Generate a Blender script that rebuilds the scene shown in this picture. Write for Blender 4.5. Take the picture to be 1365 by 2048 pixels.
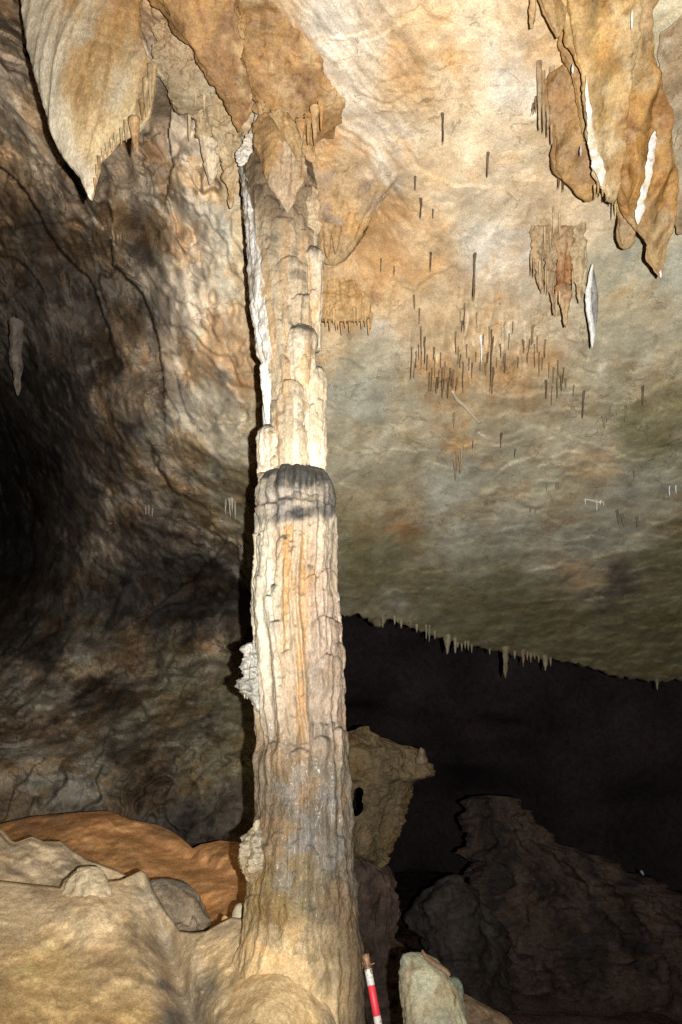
import bpy, math, random
import numpy as np
from mathutils import Vector

# ------------------------------------------------------------------ camera, light, exposure
SC = bpy.context.scene
for o in list(bpy.data.objects):
    bpy.data.objects.remove(o)
CAM = np.array([0.0, 0.0, 1.5])
PITCH = math.radians(22.0)
F = 1365.0                       # focal length in photograph pixels (photo 1365 x 2048)
CX, CY = 682.5, 1024.0
RIGHT = np.array([1.0, 0.0, 0.0])
FWD = np.array([0.0, math.cos(PITCH), math.sin(PITCH)])
UP = np.array([0.0, -math.sin(PITCH), math.cos(PITCH)])

cd = bpy.data.cameras.new('camera')
cd.sensor_fit = 'VERTICAL'
cd.sensor_height = 36.0
cd.sensor_width = 24.0
cd.lens = 36.0 * F / 2048.0
cd.clip_start = 0.02
cd.clip_end = 200.0
cam = bpy.data.objects.new('camera', cd)
SC.collection.objects.link(cam)
cam.location = CAM
cam.rotation_euler = (math.radians(90) + PITCH, 0, 0)
SC.camera = cam

W = bpy.data.worlds.new('World')
SC.world = W
W.use_nodes = True
bg = W.node_tree.nodes['Background']
bg.inputs[0].default_value = (1.0, 0.8, 0.95, 1)     # a cave: no sky, only a trace of stray light
bg.inputs[1].default_value = 0.0022

def ray(px, py):
    px = np.asarray(px, float); py = np.asarray(py, float)
    d = FWD + ((px - CX) / F)[..., None] * RIGHT + ((CY - py) / F)[..., None] * UP
    return d / np.linalg.norm(d, axis=-1, keepdims=True)

# the photographer's flash, the only light in the cave: held to the right of and behind the lens
fl = bpy.data.lights.new('camera_flash', 'SPOT')
fl.energy = 2600.0
fl.color = (1.0, 0.985, 0.965)
fl.shadow_soft_size = 0.012
fl.spot_size = math.radians(150)
fl.spot_blend = 1.0
flash = bpy.data.objects.new('camera_flash', fl)
SC.collection.objects.link(flash)
flash.location = CAM + 0.13 * RIGHT - 0.10 * FWD - 0.0 * UP
aim = Vector(ray(900, 470))
flash.rotation_euler = aim.to_track_quat('-Z', 'Y').to_euler()

SC.render.engine = 'CYCLES'
SC.cycles.use_denoising = False      # keep the grit of the rock, as a high-ISO flash picture does
SC.cycles.max_bounces = 4
SC.cycles.diffuse_bounces = 2
SC.cycles.glossy_bounces = 2
SC.view_settings.view_transform = 'Standard'
SC.view_settings.look = 'None'
SC.view_settings.exposure = 0.0
SC.view_settings.gamma = 1.0

# ------------------------------------------------------------------ numeric helpers
rng = np.random.default_rng(7)
random.seed(7)
_perm = np.random.default_rng(3).permutation(512).astype(np.int32)
_perm = np.concatenate([_perm, _perm, _perm])
_g = np.random.default_rng(5).normal(size=(512, 3)).astype(np.float32)
_g /= np.linalg.norm(_g, axis=1, keepdims=True)

def perlin(P):
    P = np.asarray(P, np.float32)
    sh = P.shape[:-1]
    P = P.reshape(-1, 3)
    I = np.floor(P).astype(np.int32)
    fr = P - I
    I &= 511
    w = fr * fr * fr * (fr * (fr * 6 - 15) + 10)
    out = np.zeros(len(P), np.float32)
    for dx in (0, 1):
        wx = w[:, 0] if dx else 1 - w[:, 0]
        a = _perm[(I[:, 0] + dx) & 511]
        for dy in (0, 1):
            wy = w[:, 1] if dy else 1 - w[:, 1]
            b = _perm[(a + I[:, 1] + dy) & 511]
            for dz in (0, 1):
                wz = w[:, 2] if dz else 1 - w[:, 2]
                h = _perm[(b + I[:, 2] + dz) & 511]
                g = _g[h]
                dot = g[:, 0] * (fr[:, 0] - dx) + g[:, 1] * (fr[:, 1] - dy) + g[:, 2] * (fr[:, 2] - dz)
                out += wx * wy * wz * dot
    return (out * 1.5).reshape(sh)

def fbm(P, s=1.0, octs=4, off=0.0, gain=0.5):
    P = np.asarray(P, np.float32) * s + off
    v = 0; a = 1.0
    for k in range(octs):
        v = v + a * perlin(P)
        P = P * 2.03 + 17.3
        a *= gain
    return v

def ridged(P, s=1.0, octs=3, off=0.0):
    P = np.asarray(P, np.float32) * s + off
    v = 0; a = 1.0; t = 0
    for k in range(octs):
        v = v + a * (1 - np.abs(perlin(P)) * 2)
        t += a
        P = P * 2.1 + 9.1
        a *= 0.5
    return v / t

def sstep(a, b, x):
    t = np.clip((x - a) / (b - a), 0, 1)
    return t * t * (3 - 2 * t)

def terrace(x, e=0.75):
    f = np.floor(x)
    return f + sstep(e, 1.0, x - f)

def at(px, py, Y):
    """the point that stands in the upright plane at distance Y in front of the tripod"""
    d = ray(px, py)
    return CAM + d * (np.asarray(Y, float) / d[..., 1])[..., None]

def at_r(px, py, r):
    return CAM + ray(px, py) * np.asarray(r, float)[..., None]

def project(P):
    Q = np.asarray(P) - CAM
    z = Q @ FWD
    return CX + F * (Q @ RIGHT) / z, CY - F * (Q @ UP) / z, z

def poly_step(px, py, pts, delta, L, end=130.0, edge=3.0):
    """the rock right of a polyline (walking along it) stands back by delta, easing out over L"""
    pts = np.asarray(pts, float)
    best = np.full(px.shape, 1e9); side = np.zeros(px.shape); tt = np.zeros(px.shape)
    seg = np.linalg.norm(np.diff(pts, axis=0), axis=1)
    cum = np.concatenate([[0], np.cumsum(seg)])
    for i in range(len(pts) - 1):
        a, b = pts[i], pts[i + 1]
        ab = b - a
        t = np.clip(((px - a[0]) * ab[0] + (py - a[1]) * ab[1]) / (ab @ ab), 0, 1)
        dx = px - (a[0] + t * ab[0]); dy = py - (a[1] + t * ab[1])
        d = np.hypot(dx, dy)
        s = ab[0] * dy - ab[1] * dx
        m = d < best - 1e-6
        best = np.where(m, d, best); side = np.where(m, np.sign(s), side); tt = np.where(m, cum[i] + t * seg[i], tt)
    fade = sstep(0, end, tt) * sstep(0, end, cum[-1] - tt)
    far = np.where(side > 0, np.exp(-best / L) * sstep(0, edge, best), 0)
    return delta * far * fade

def tps(ctrl):
    ctrl = np.asarray(ctrl, float)
    X = ctrl[:, :2] / 1000.0
    n = len(X)
    def U(d2):
        return np.where(d2 > 1e-12, d2 * np.log(d2 + 1e-12), 0)
    K = U(((X[:, None] - X[None]) ** 2).sum(-1)) + 2e-4 * np.eye(n)
    A = np.zeros((n + 3, n + 3))
    A[:n, :n] = K; A[:n, n] = 1; A[:n, n + 1:] = X; A[n, :n] = 1; A[n + 1:, :n] = X.T
    sol = np.linalg.solve(A, np.concatenate([np.log(ctrl[:, 2]), np.zeros(3)]))
    def f(px, py):
        px = np.asarray(px, float) / 1000; py = np.asarray(py, float) / 1000
        v = sol[n] + sol[n + 1] * px + sol[n + 2] * py
        for i in range(n):
            v = v + sol[i] * U((px - X[i, 0]) ** 2 + (py - X[i, 1]) ** 2)
        return np.exp(v)
    return f

# ------------------------------------------------------------------ mesh helpers
COL = SC.collection

def mesh_grid(name, V, wrap=False, mat=None, tint=None, keep=None, flip=False, parent=None, origin=None, caps=False):
    """a quad sheet (rows x cols x 3) as one mesh object"""
    nr, nc = V.shape[:2]
    idx = np.arange(nr * nc).reshape(nr, nc)
    if wrap:
        a = idx[:-1]; b = idx[1:]
        q = np.stack([a, np.roll(a, -1, 1), np.roll(b, -1, 1), b], -1).reshape(-1, 4)
    else:
        q = np.stack([idx[:-1, :-1], idx[:-1, 1:], idx[1:, 1:], idx[1:, :-1]], -1).reshape(-1, 4)
    if keep is not None:
        q = q[keep.reshape(-1)]
    if flip:
        q = q[:, ::-1]
    verts = V.reshape(-1, 3)
    tv = None if tint is None else tint.reshape(-1, 3)
    if keep is not None:
        used = np.zeros(len(verts), bool); used[q.reshape(-1)] = True
        remap = np.cumsum(used) - 1
        q = remap[q]; verts = verts[used]
        if tv is not None: tv = tv[used]
    return mesh_raw(name, verts, q, mat, tv, parent, origin)

def mesh_raw(name, verts, q, mat, tv=None, parent=None, origin=None):
    q = np.ascontiguousarray(q, np.int32)
    k = q.shape[1]
    if origin is None:
        origin = np.array([0, 0, 0.0])
    origin = np.asarray(origin, float)
    me = bpy.data.meshes.new(name)
    me.vertices.add(len(verts))
    me.vertices.foreach_set('co', np.ascontiguousarray(verts - origin, np.float32).reshape(-1))
    me.loops.add(q.size)
    me.loops.foreach_set('vertex_index', q.reshape(-1))
    me.polygons.add(len(q))
    me.polygons.foreach_set('loop_start', np.arange(0, q.size, k, dtype=np.int32))
    me.polygons.foreach_set('loop_total', np.full(len(q), k, np.int32))
    me.polygons.foreach_set('use_smooth', np.ones(len(q), bool))
    me.update(calc_edges=True)
    if tv is not None:
        at_ = me.color_attributes.new('tint', 'FLOAT_COLOR', 'POINT')
        c = np.ones((len(verts), 4), np.float32); c[:, :3] = np.clip(tv, 0.004, 0.95)
        at_.data.foreach_set('color', c.reshape(-1))
    if mat: me.materials.append(mat)
    o = bpy.data.objects.new(name, me)
    COL.objects.link(o)
    if parent is not None:
        o.parent = parent
        o.location = origin - np.array(parent.get('_o', (0, 0, 0)))
    else:
        o.location = origin
    o['_o'] = [float(x) for x in origin]
    return o

def empty(name, loc):
    o = bpy.data.objects.new(name, None)
    COL.objects.link(o)
    o.location = loc
    o['_o'] = [float(x) for x in loc]
    return o

def tag(o, label=None, cat=None, group=None, kind=None):
    if label: o['label'] = label
    if cat: o['category'] = cat
    if group: o['group'] = group
    if kind: o['kind'] = kind
    return o

# ------------------------------------------------------------------ materials
def rock_mat(name, rough=0.75, bump=0.5, fine=1.0, spec=0.3, streak=0.0, wet=0.0, soot=0.0, var=0.35, rust=0.0, cracks=0.0):
    m = bpy.data.materials.new(name)
    m.use_nodes = True
    nt = m.node_tree; N = nt.nodes; L = nt.links
    b = N['Principled BSDF']
    at_ = N.new('ShaderNodeAttribute'); at_.attribute_name = 'tint'
    geo = N.new('ShaderNodeNewGeometry')
    mp = N.new('ShaderNodeMapping'); mp.vector_type = 'POINT'
    mp.inputs['Scale'].default_value = (1, 1, 1 - 0.8 * streak)
    L.new(geo.outputs['Position'], mp.inputs['Vector'])
    def noise(scale, detail=6, rgh=0.6, dist=0.0):
        n = N.new('ShaderNodeTexNoise')
        n.inputs['Scale'].default_value = scale; n.inputs['Detail'].default_value = detail
        n.inputs['Roughness'].default_value = rgh; n.inputs['Distortion'].default_value = dist
        L.new(mp.outputs['Vector'], n.inputs['Vector'])
        return n
    def mrange(sock, a, b_, c, d):
        r = N.new('ShaderNodeMapRange'); r.clamp = True
        L.new(sock, r.inputs[0])
        r.inputs[1].default_value = a; r.inputs[2].default_value = b_
        r.inputs[3].default_value = c; r.inputs[4].default_value = d
        return r.outputs[0]
    def mix(fac, a, b_, mode='MIX'):
        x = N.new('ShaderNodeMix'); x.data_type = 'RGBA'; x.blend_type = mode
        if isinstance(fac, float): x.inputs[0].default_value = fac
        else: L.new(fac, x.inputs[0])
        if isinstance(a, tuple): x.inputs[6].default_value = a
        else: L.new(a, x.inputs[6])
        if isinstance(b_, tuple): x.inputs[7].default_value = b_
        else: L.new(b_, x.inputs[7])
        return x.outputs[2]
    n1 = noise(5.0, 8, 0.65, 0.6)
    n2 = noise(22.0, 8, 0.7, 0.3)
    n3 = noise(70.0, 4, 0.6)
    n4 = noise(2.3, 7, 0.6, 1.2)
    n5 = noise(140.0, 3, 0.7)
    c = at_.outputs['Color']
    g1 = mrange(n1.outputs[0], 0.3, 0.7, 1 - var, 1 + var)
    g2 = mrange(n2.outputs[0], 0.3, 0.7, 1 - var * 0.8, 1 + var * 0.8)
    mul = N.new('ShaderNodeMath'); mul.operation = 'MULTIPLY'; L.new(g1, mul.inputs[0]); L.new(g2, mul.inputs[1])
    mul2 = N.new('ShaderNodeMath'); mul2.operation = 'MULTIPLY'; L.new(mul.outputs[0], mul2.inputs[0]); L.new(mrange(n3.outputs[0], 0.3, 0.7, 0.80, 1.20), mul2.inputs[1])
    mul = N.new('ShaderNodeMath'); mul.operation = 'MULTIPLY'; L.new(mul2.outputs[0], mul.inputs[0]); L.new(mrange(n5.outputs[0], 0.3, 0.7, 0.82, 1.18), mul.inputs[1])
    cb = N.new('ShaderNodeCombineColor')
    for i in range(3): L.new(mul.outputs[0], cb.inputs[i])
    c = mix(1.0, c, cb.outputs[0], 'MULTIPLY')
    # iron staining in blotches and pale calcite bloom, both at their own noise
    c = mix(mrange(n4.outputs[0], 0.52, 0.72, 0.0, 0.45), c, mix(1.0, c, (1.0, 0.72, 0.42, 1), 'MULTIPLY'))
    c = mix(mrange(n4.outputs[0], 0.30, 0.44, 0.12, 0.0), c, mix(1.0, c, (0.85, 0.93, 0.92, 1), 'MULTIPLY'))
    # dark mineral specks
    v = mrange(n2.outputs[0], 0.27, 0.36, 0.15 + var, 0.0)
    c = mix(v, c, mix(1.0, c, (0.35, 0.30, 0.26, 1), 'MULTIPLY'))
    if cracks:
        wv = N.new('ShaderNodeVectorMath'); wv.operation = 'MULTIPLY_ADD'
        L.new(n4.outputs['Color'], wv.inputs[0]); wv.inputs[1].default_value = (0.9, 0.9, 0.9); L.new(geo.outputs['Position'], wv.inputs[2])
        vo = N.new('ShaderNodeTexVoronoi'); vo.feature = 'DISTANCE_TO_EDGE'; vo.inputs['Scale'].default_value = 1.15
        L.new(wv.outputs[0], vo.inputs['Vector'])
        cm = N.new('ShaderNodeMath'); cm.operation = 'MULTIPLY'
        L.new(mrange(vo.outputs['Distance'], 0.004, 0.022, 1.0, 0.0), cm.inputs[0]); L.new(mrange(n1.outputs[0], 0.47, 0.56, 0.0, cracks), cm.inputs[1])
        c = mix(cm.outputs[0], c, mix(1.0, c, (0.22, 0.19, 0.16, 1), 'MULTIPLY'))
        vp = N.new('ShaderNodeTexVoronoi'); vp.inputs['Scale'].default_value = 7.0; L.new(geo.outputs['Position'], vp.inputs['Vector'])
        pm = N.new('ShaderNodeMath'); pm.operation = 'MULTIPLY'
        L.new(mrange(vp.outputs['Distance'], 0.06, 0.13, 0.8, 0.0), pm.inputs[0]); L.new(mrange(n4.outputs[0], 0.5, 0.6, 0.0, cracks), pm.inputs[1])
        c = mix(pm.outputs[0], c, mix(1.0, c, (0.25, 0.21, 0.17, 1), 'MULTIPLY'))
    if soot:
        sx = N.new('ShaderNodeSeparateXYZ'); L.new(geo.outputs['Normal'], sx.inputs[0])
        ad = N.new('ShaderNodeMath'); ad.operation = 'ADD'
        L.new(sx.outputs['Z'], ad.inputs[0]); L.new(mrange(n1.outputs[0], 0.3, 0.7, -0.35, 0.35), ad.inputs[1])
        c = mix(mrange(ad.outputs[0], 0.22, 0.6, 0.0, soot), c, (0.035, 0.034, 0.028, 1))
    L.new(c, b.inputs['Base Color'])
    L.new(mrange(n1.outputs[0], 0.35, 0.65, max(rough - 0.15 - wet * 0.2, 0.12), min(rough + 0.12, 1.0)), b.inputs['Roughness'])
    b.inputs['Specular IOR Level'].default_value = spec
    if wet:
        b.inputs['Coat Weight'].default_value = wet
        b.inputs['Coat Roughness'].default_value = 0.22
    bp = N.new('ShaderNodeBump'); bp.inputs['Strength'].default_value = bump; bp.inputs['Distance'].default_value = 0.03
    L.new(n1.outputs[0], bp.inputs['Height'])
    bp2 = N.new('ShaderNodeBump'); bp2.inputs['Strength'].default_value = bump * fine; bp2.inputs['Distance'].default_value = 0.012
    L.new(n2.outputs[0], bp2.inputs['Height']); L.new(bp.outputs[0], bp2.inputs['Normal'])
    bp3 = N.new('ShaderNodeBump'); bp3.inputs['Strength'].default_value = bump * fine * 0.8; bp3.inputs['Distance'].default_value = 0.004
    L.new(n3.outputs[0], bp3.inputs['Height']); L.new(bp2.outputs[0], bp3.inputs['Normal'])
    L.new(bp3.outputs[0], b.inputs['Normal'])
    return m

M_CEIL = rock_mat('limestone_ceiling', 0.8, 0.2, 1.2, 0.2, 0.0, var=0.12, cracks=0.5)
M_WALL = rock_mat('limestone_wall', 0.85, 0.5, 1.0, 0.15, 0.0, var=0.32, cracks=0.8)
M_FAR = rock_mat('distant_limestone', 0.9, 0.6, 1.0, 0.1, 0.0, var=0.4)
M_DRAPE = rock_mat('flowstone_curtain', 0.6, 0.35, 1.0, 0.3, 0.85, var=0.2)
M_COLUMN = rock_mat('calcite_column', 0.6, 0.4, 1.0, 0.35, 0.6, soot=0.8, var=0.18)
M_WET = rock_mat('wet_calcite', 0.55, 0.9, 1.3, 0.35, 0.2, wet=0.06, soot=0.35, var=0.28)
M_WHITE = rock_mat('white_calcite', 0.5, 0.3, 0.8, 0.4, 0.6, var=0.07)
M_MOUND = rock_mat('yellow_flowstone', 0.65, 0.3, 1.0, 0.35, 0.0, var=0.18)
M_CLAY = rock_mat('orange_flowstone', 0.8, 0.3, 0.8, 0.2, 0.0, var=0.2)
M_STRAW = rock_mat('straw_calcite', 0.55, 0.3, 1.0, 0.3, 0.5, var=0.25)

# ------------------------------------------------------------------ the cave shell: distances of the rock
R_CTRL = []
def rr(y, *prs):
    for x, r in prs: R_CTRL.append((x, y, r))
rr(-400, (-350, 5.9), (0, 5.7), (350, 5.5), (682, 5.3), (1000, 5.3), (1365, 5.4), (1715, 5.8))
rr(0, (-350, 8.6), (0, 7.7), (200, 6.9), (350, 6.4), (520, 6.0), (682, 5.8), (1000, 5.75), (1365, 6.0), (1715, 6.5))
rr(300, (-350, 11.5), (0, 9.6), (200, 8.2), (350, 7.4), (480, 6.8), (600, 6.45), (700, 6.35), (800, 6.4), (1000, 6.45), (1365, 6.9), (1715, 7.5))
rr(600, (-350, 13.5), (0, 11.2), (120, 9.9), (250, 8.7), (350, 7.95), (480, 7.4), (700, 7.1), (1000, 7.3), (1365, 7.8), (1715, 8.5))
rr(900, (-350, 16), (0, 13.5), (130, 11.6), (250, 10.0), (350, 9.1), (480, 8.4), (700, 8.3), (1000, 8.7), (1365, 9.3), (1715, 10))
rr(1100, (-350, 17), (0, 14.5), (150, 12.8), (300, 11.6), (430, 11), (600, 9.6), (800, 9.9), (1000, 10.2), (1365, 11), (1715, 12))
rr(1250, (-350, 15), (0, 13.5), (200, 12.6), (350, 12), (480, 11.6), (700, 11.2), (900, 11.8), (1100, 12.5), (1365, 13.2), (1715, 14))
rr(1400, (-350, 13), (0, 12), (200, 11.4), (400, 10.8), (560, 10.6), (900, 14), (1365, 15.5), (1715, 16))
rr(1550, (-350, 10.4), (0, 10.2), (200, 10), (400, 9.6), (560, 9.6))
rr(1750, (-350, 9.5), (0, 9.6), (300, 9.4), (560, 9.3))
rr(1950, (-350, 9.0), (0, 9.2), (300, 9.6), (560, 10.2))
_tps = tps(R_CTRL)
_gx = np.arange(-420, 1800, 20.0); _gy = np.arange(-480, 2060, 20.0)
_G = _tps(*np.meshgrid(_gx, _gy))
def rbase(px, py):
    px = np.clip(np.asarray(px, float), _gx[0], _gx[-1] - 1); py = np.clip(np.asarray(py, float), _gy[0], _gy[-1] - 1)
    i = (px - _gx[0]) / 20; j = (py - _gy[0]) / 20
    i0 = np.floor(i).astype(int); j0 = np.floor(j).astype(int)
    u = i - i0; v = j - j0
    return (_G[j0, i0] * (1 - u) + _G[j0, i0 + 1] * u) * (1 - v) + (_G[j0 + 1, i0] * (1 - u) + _G[j0 + 1, i0 + 1] * u) * v

STEPS = [  # (polyline, step back, fade length)
    ([(352, 150), (345, 200), (338, 260), (346, 330), (336, 400), (318, 440)], 1.0, 140),
    ([(214, 385), (224, 430), (226, 480), (230, 530), (262, 560), (290, 590), (305, 640), (322, 700), (328, 760), (332, 820)], 1.3, 170),
    ([(-120, 300), (-20, 325), (20, 345), (55, 385), (80, 425), (95, 460), (130, 510), (185, 560), (198, 600), (210, 640), (232, 705), (258, 745)], 1.6, 220),
    ([(352, 560), (349, 610), (356, 665)], 0.3, 40),
    ([(440, 660), (458, 700), (472, 745), (474, 790)], 0.2, 50),
    ([(300, 870), (326, 950), (352, 983), (392, 1004), (420, 1010)], 0.9, 110),
    ([(425, 1062), (455, 1078), (472, 1095), (485, 1130), (498, 1172), (512, 1240)], 3.0, 160),
    ([(640, 545), (672, 528), (706, 500), (745, 430), (786, 368), (800, 330)], 0.32, 90),
    ([(-60, 500), (40, 520), (75, 560), (110, 640)], 0.8, 120),
    ([(20, 40), (30, 90), (70, 150)], 0.3, 60),
]
STEPS[-3] = ([(800, 330), (786, 368), (745, 430), (706, 500), (672, 528), (640, 545)][::-1], 0.32, 90)

def rsteps(px, py):
    v = np.zeros(np.shape(px))
    for pts, dl, L in STEPS:
        if dl:
            # walking down the picture the far side lies left of the line
            P = np.asarray(pts, float)
            v = v + poly_step(px, py, P, dl, L)
    return v

LIP = np.array([(-500, 1950), (480, 1950), (545, 1900), (600, 1300), (640, 1215), (690, 1232), (720, 1228), (745, 1240), (764, 1252), (775, 1234),
                (800, 1243), (850, 1262), (900, 1280), (960, 1290), (1000, 1304), (1050, 1308), (1100, 1318), (1140, 1322),
                (1200, 1338), (1230, 1350), (1300, 1361), (1365, 1360), (1720, 1400)], float)
def lip(px):
    y = np.interp(px, LIP[:, 0], LIP[:, 1])
    q = np.stack([np.asarray(px) * 0.06, np.zeros(np.shape(px)), np.zeros(np.shape(px))], -1)
    j = fbm(q, 1.0, 3, 4.2)
    return y + np.where(np.asarray(px) > 650, 7 * j + 5 * np.abs(fbm(q, 3.0, 2, 1.1)), 0)

def blend_tint(px, py, table, sig=75.0):
    t = np.array([(a, b) for a, b, *_ in table], float); c = np.array([k[2] for k in table], float)
    s = np.array([k[3] if len(k) > 3 else sig for k in table], float)
    num = np.zeros(px.shape + (3,), np.float32); den = np.full(px.shape, 1e-9, np.float32)
    for i in range(len(t)):
        d2 = ((px - t[i, 0]) ** 2 + (py - t[i, 1]) ** 2) / (s[i] ** 2)
        w = (1.0 / (0.15 + d2) ** 1.8).astype(np.float32)
        num += w[..., None] * c[i]; den += w
    return num / den[..., None]

Cr = (0.66, 0.53, 0.35); Wh = (0.63, 0.56, 0.445); Tn = (0.60, 0.44, 0.255); Og = (0.55, 0.345, 0.16)
Br = (0.36, 0.23, 0.11); GG = (0.50, 0.445, 0.30); GB = (0.47, 0.445, 0.335); Dk = (0.14, 0.108, 0.08); Db = (0.062, 0.051, 0.045)
Ol = (0.27, 0.24, 0.13)
CEIL_TINT = [
    # ceiling over and right of the column
    (560, 60, Og), (480, 30, Br), (600, 180, Og), (640, 300, Og), (690, 400, Br), (600, 420, Br), (720, 470, Br), (640, 20, Wh, 60), (690, 90, Wh), (720, 190, Wh), (770, 270, Wh, 60),
    (820, 60, Tn), (900, 120, Og, 70), (850, 180, Tn), (960, 60, Cr), (1030, 160, Wh), (930, 260, Cr), (1000, 300, Cr), (870, 330, Tn), (950, 400, Cr),
    (1040, 400, Cr), (1080, 60, Tn), (1060, 250, Tn, 50), (1180, 420, Cr), (1340, 100, GG), (1350, 300, GG), (1120, 360, Cr), (780, 400, Og, 60), (840, 480, Tn), (760, 520, Og),
    (900, 500, Tn), (960, 520, Wh, 60), (1020, 480, Wh, 60), (850, 560, Og, 50), (700, 600, Og, 60), (780, 620, Tn), (890, 640, Tn), (960, 650, Tn), (880, 740, Og, 60), (960, 720, Tn), (1000, 790, Og, 45),
    (1060, 640, Cr), (1080, 740, Og, 50), (1120, 700, Cr, 50), (1250, 600, GG), (1340, 520, GB), (1200, 720, GG), (1320, 700, GG), (720, 720, GG), (760, 660, Wh, 40), (680, 700, Tn, 50),
    (700, 800, GB), (780, 850, GG), (690, 880, GG), (920, 860, Og, 35), (860, 900, GG), (1000, 880, GG), (1140, 850, GG), (1300, 860, Ol), (750, 950, GG), (900, 980, GB), (1080, 960, GG), (1170, 910, Tn, 40), (1280, 1000, GB),
    (720, 1060, Ol, 50), (800, 1040, Br, 45), (760, 1120, Ol), (900, 1090, GB), (1050, 1080, GB), (1200, 1080, GB), (1340, 1100, Ol), (850, 1160, Ol), (1000, 1180, Ol), (1150, 1150, Tn, 45), (1240, 1190, Dk, 45), (1300, 1250, Ol), (1100, 1260, Ol), (950, 1240, Ol), (800, 1210, GB, 40), (1250, 1320, Ol), (1360, 1330, Ol),
    # left wall; shade of the far-left void and recesses is partly in these colours
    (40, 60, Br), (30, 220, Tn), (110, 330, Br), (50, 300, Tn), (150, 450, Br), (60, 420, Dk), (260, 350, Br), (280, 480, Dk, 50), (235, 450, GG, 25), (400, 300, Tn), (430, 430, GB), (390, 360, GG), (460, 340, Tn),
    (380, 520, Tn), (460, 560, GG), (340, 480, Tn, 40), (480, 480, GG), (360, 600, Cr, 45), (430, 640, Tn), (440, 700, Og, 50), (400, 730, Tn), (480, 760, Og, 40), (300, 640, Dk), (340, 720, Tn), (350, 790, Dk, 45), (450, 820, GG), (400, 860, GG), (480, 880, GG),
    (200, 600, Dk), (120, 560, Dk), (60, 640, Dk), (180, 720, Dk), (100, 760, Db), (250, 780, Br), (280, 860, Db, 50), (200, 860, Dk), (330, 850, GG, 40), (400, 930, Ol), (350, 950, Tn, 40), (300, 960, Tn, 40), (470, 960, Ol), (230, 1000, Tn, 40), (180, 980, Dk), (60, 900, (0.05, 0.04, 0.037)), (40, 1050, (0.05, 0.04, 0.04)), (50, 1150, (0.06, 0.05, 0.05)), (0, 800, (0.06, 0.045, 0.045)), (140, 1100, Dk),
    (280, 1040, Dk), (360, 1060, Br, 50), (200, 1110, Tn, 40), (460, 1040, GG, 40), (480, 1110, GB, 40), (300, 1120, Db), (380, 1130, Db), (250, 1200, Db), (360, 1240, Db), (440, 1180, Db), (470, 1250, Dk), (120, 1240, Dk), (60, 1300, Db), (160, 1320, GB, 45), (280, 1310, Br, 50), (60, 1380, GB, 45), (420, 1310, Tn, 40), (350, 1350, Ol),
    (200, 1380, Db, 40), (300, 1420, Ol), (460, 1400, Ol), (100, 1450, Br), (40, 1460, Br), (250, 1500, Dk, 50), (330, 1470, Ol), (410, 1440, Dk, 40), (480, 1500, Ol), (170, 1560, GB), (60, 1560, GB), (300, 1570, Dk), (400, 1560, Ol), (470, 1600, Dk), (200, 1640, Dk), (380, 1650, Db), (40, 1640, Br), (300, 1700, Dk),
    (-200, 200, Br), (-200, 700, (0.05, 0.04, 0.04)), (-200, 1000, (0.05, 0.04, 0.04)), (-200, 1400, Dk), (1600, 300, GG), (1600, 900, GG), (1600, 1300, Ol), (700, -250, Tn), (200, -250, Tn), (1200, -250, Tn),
]

SURF = []
def rsurf(x, y):
    """distance of the finished rock surface on the line of sight through (x, y)"""
    xs, PY, r = SURF
    i = int(np.clip(np.searchsorted(xs, x), 0, len(xs) - 1))
    return float(np.interp(y, PY[:, i], r[:, i]))

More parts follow.
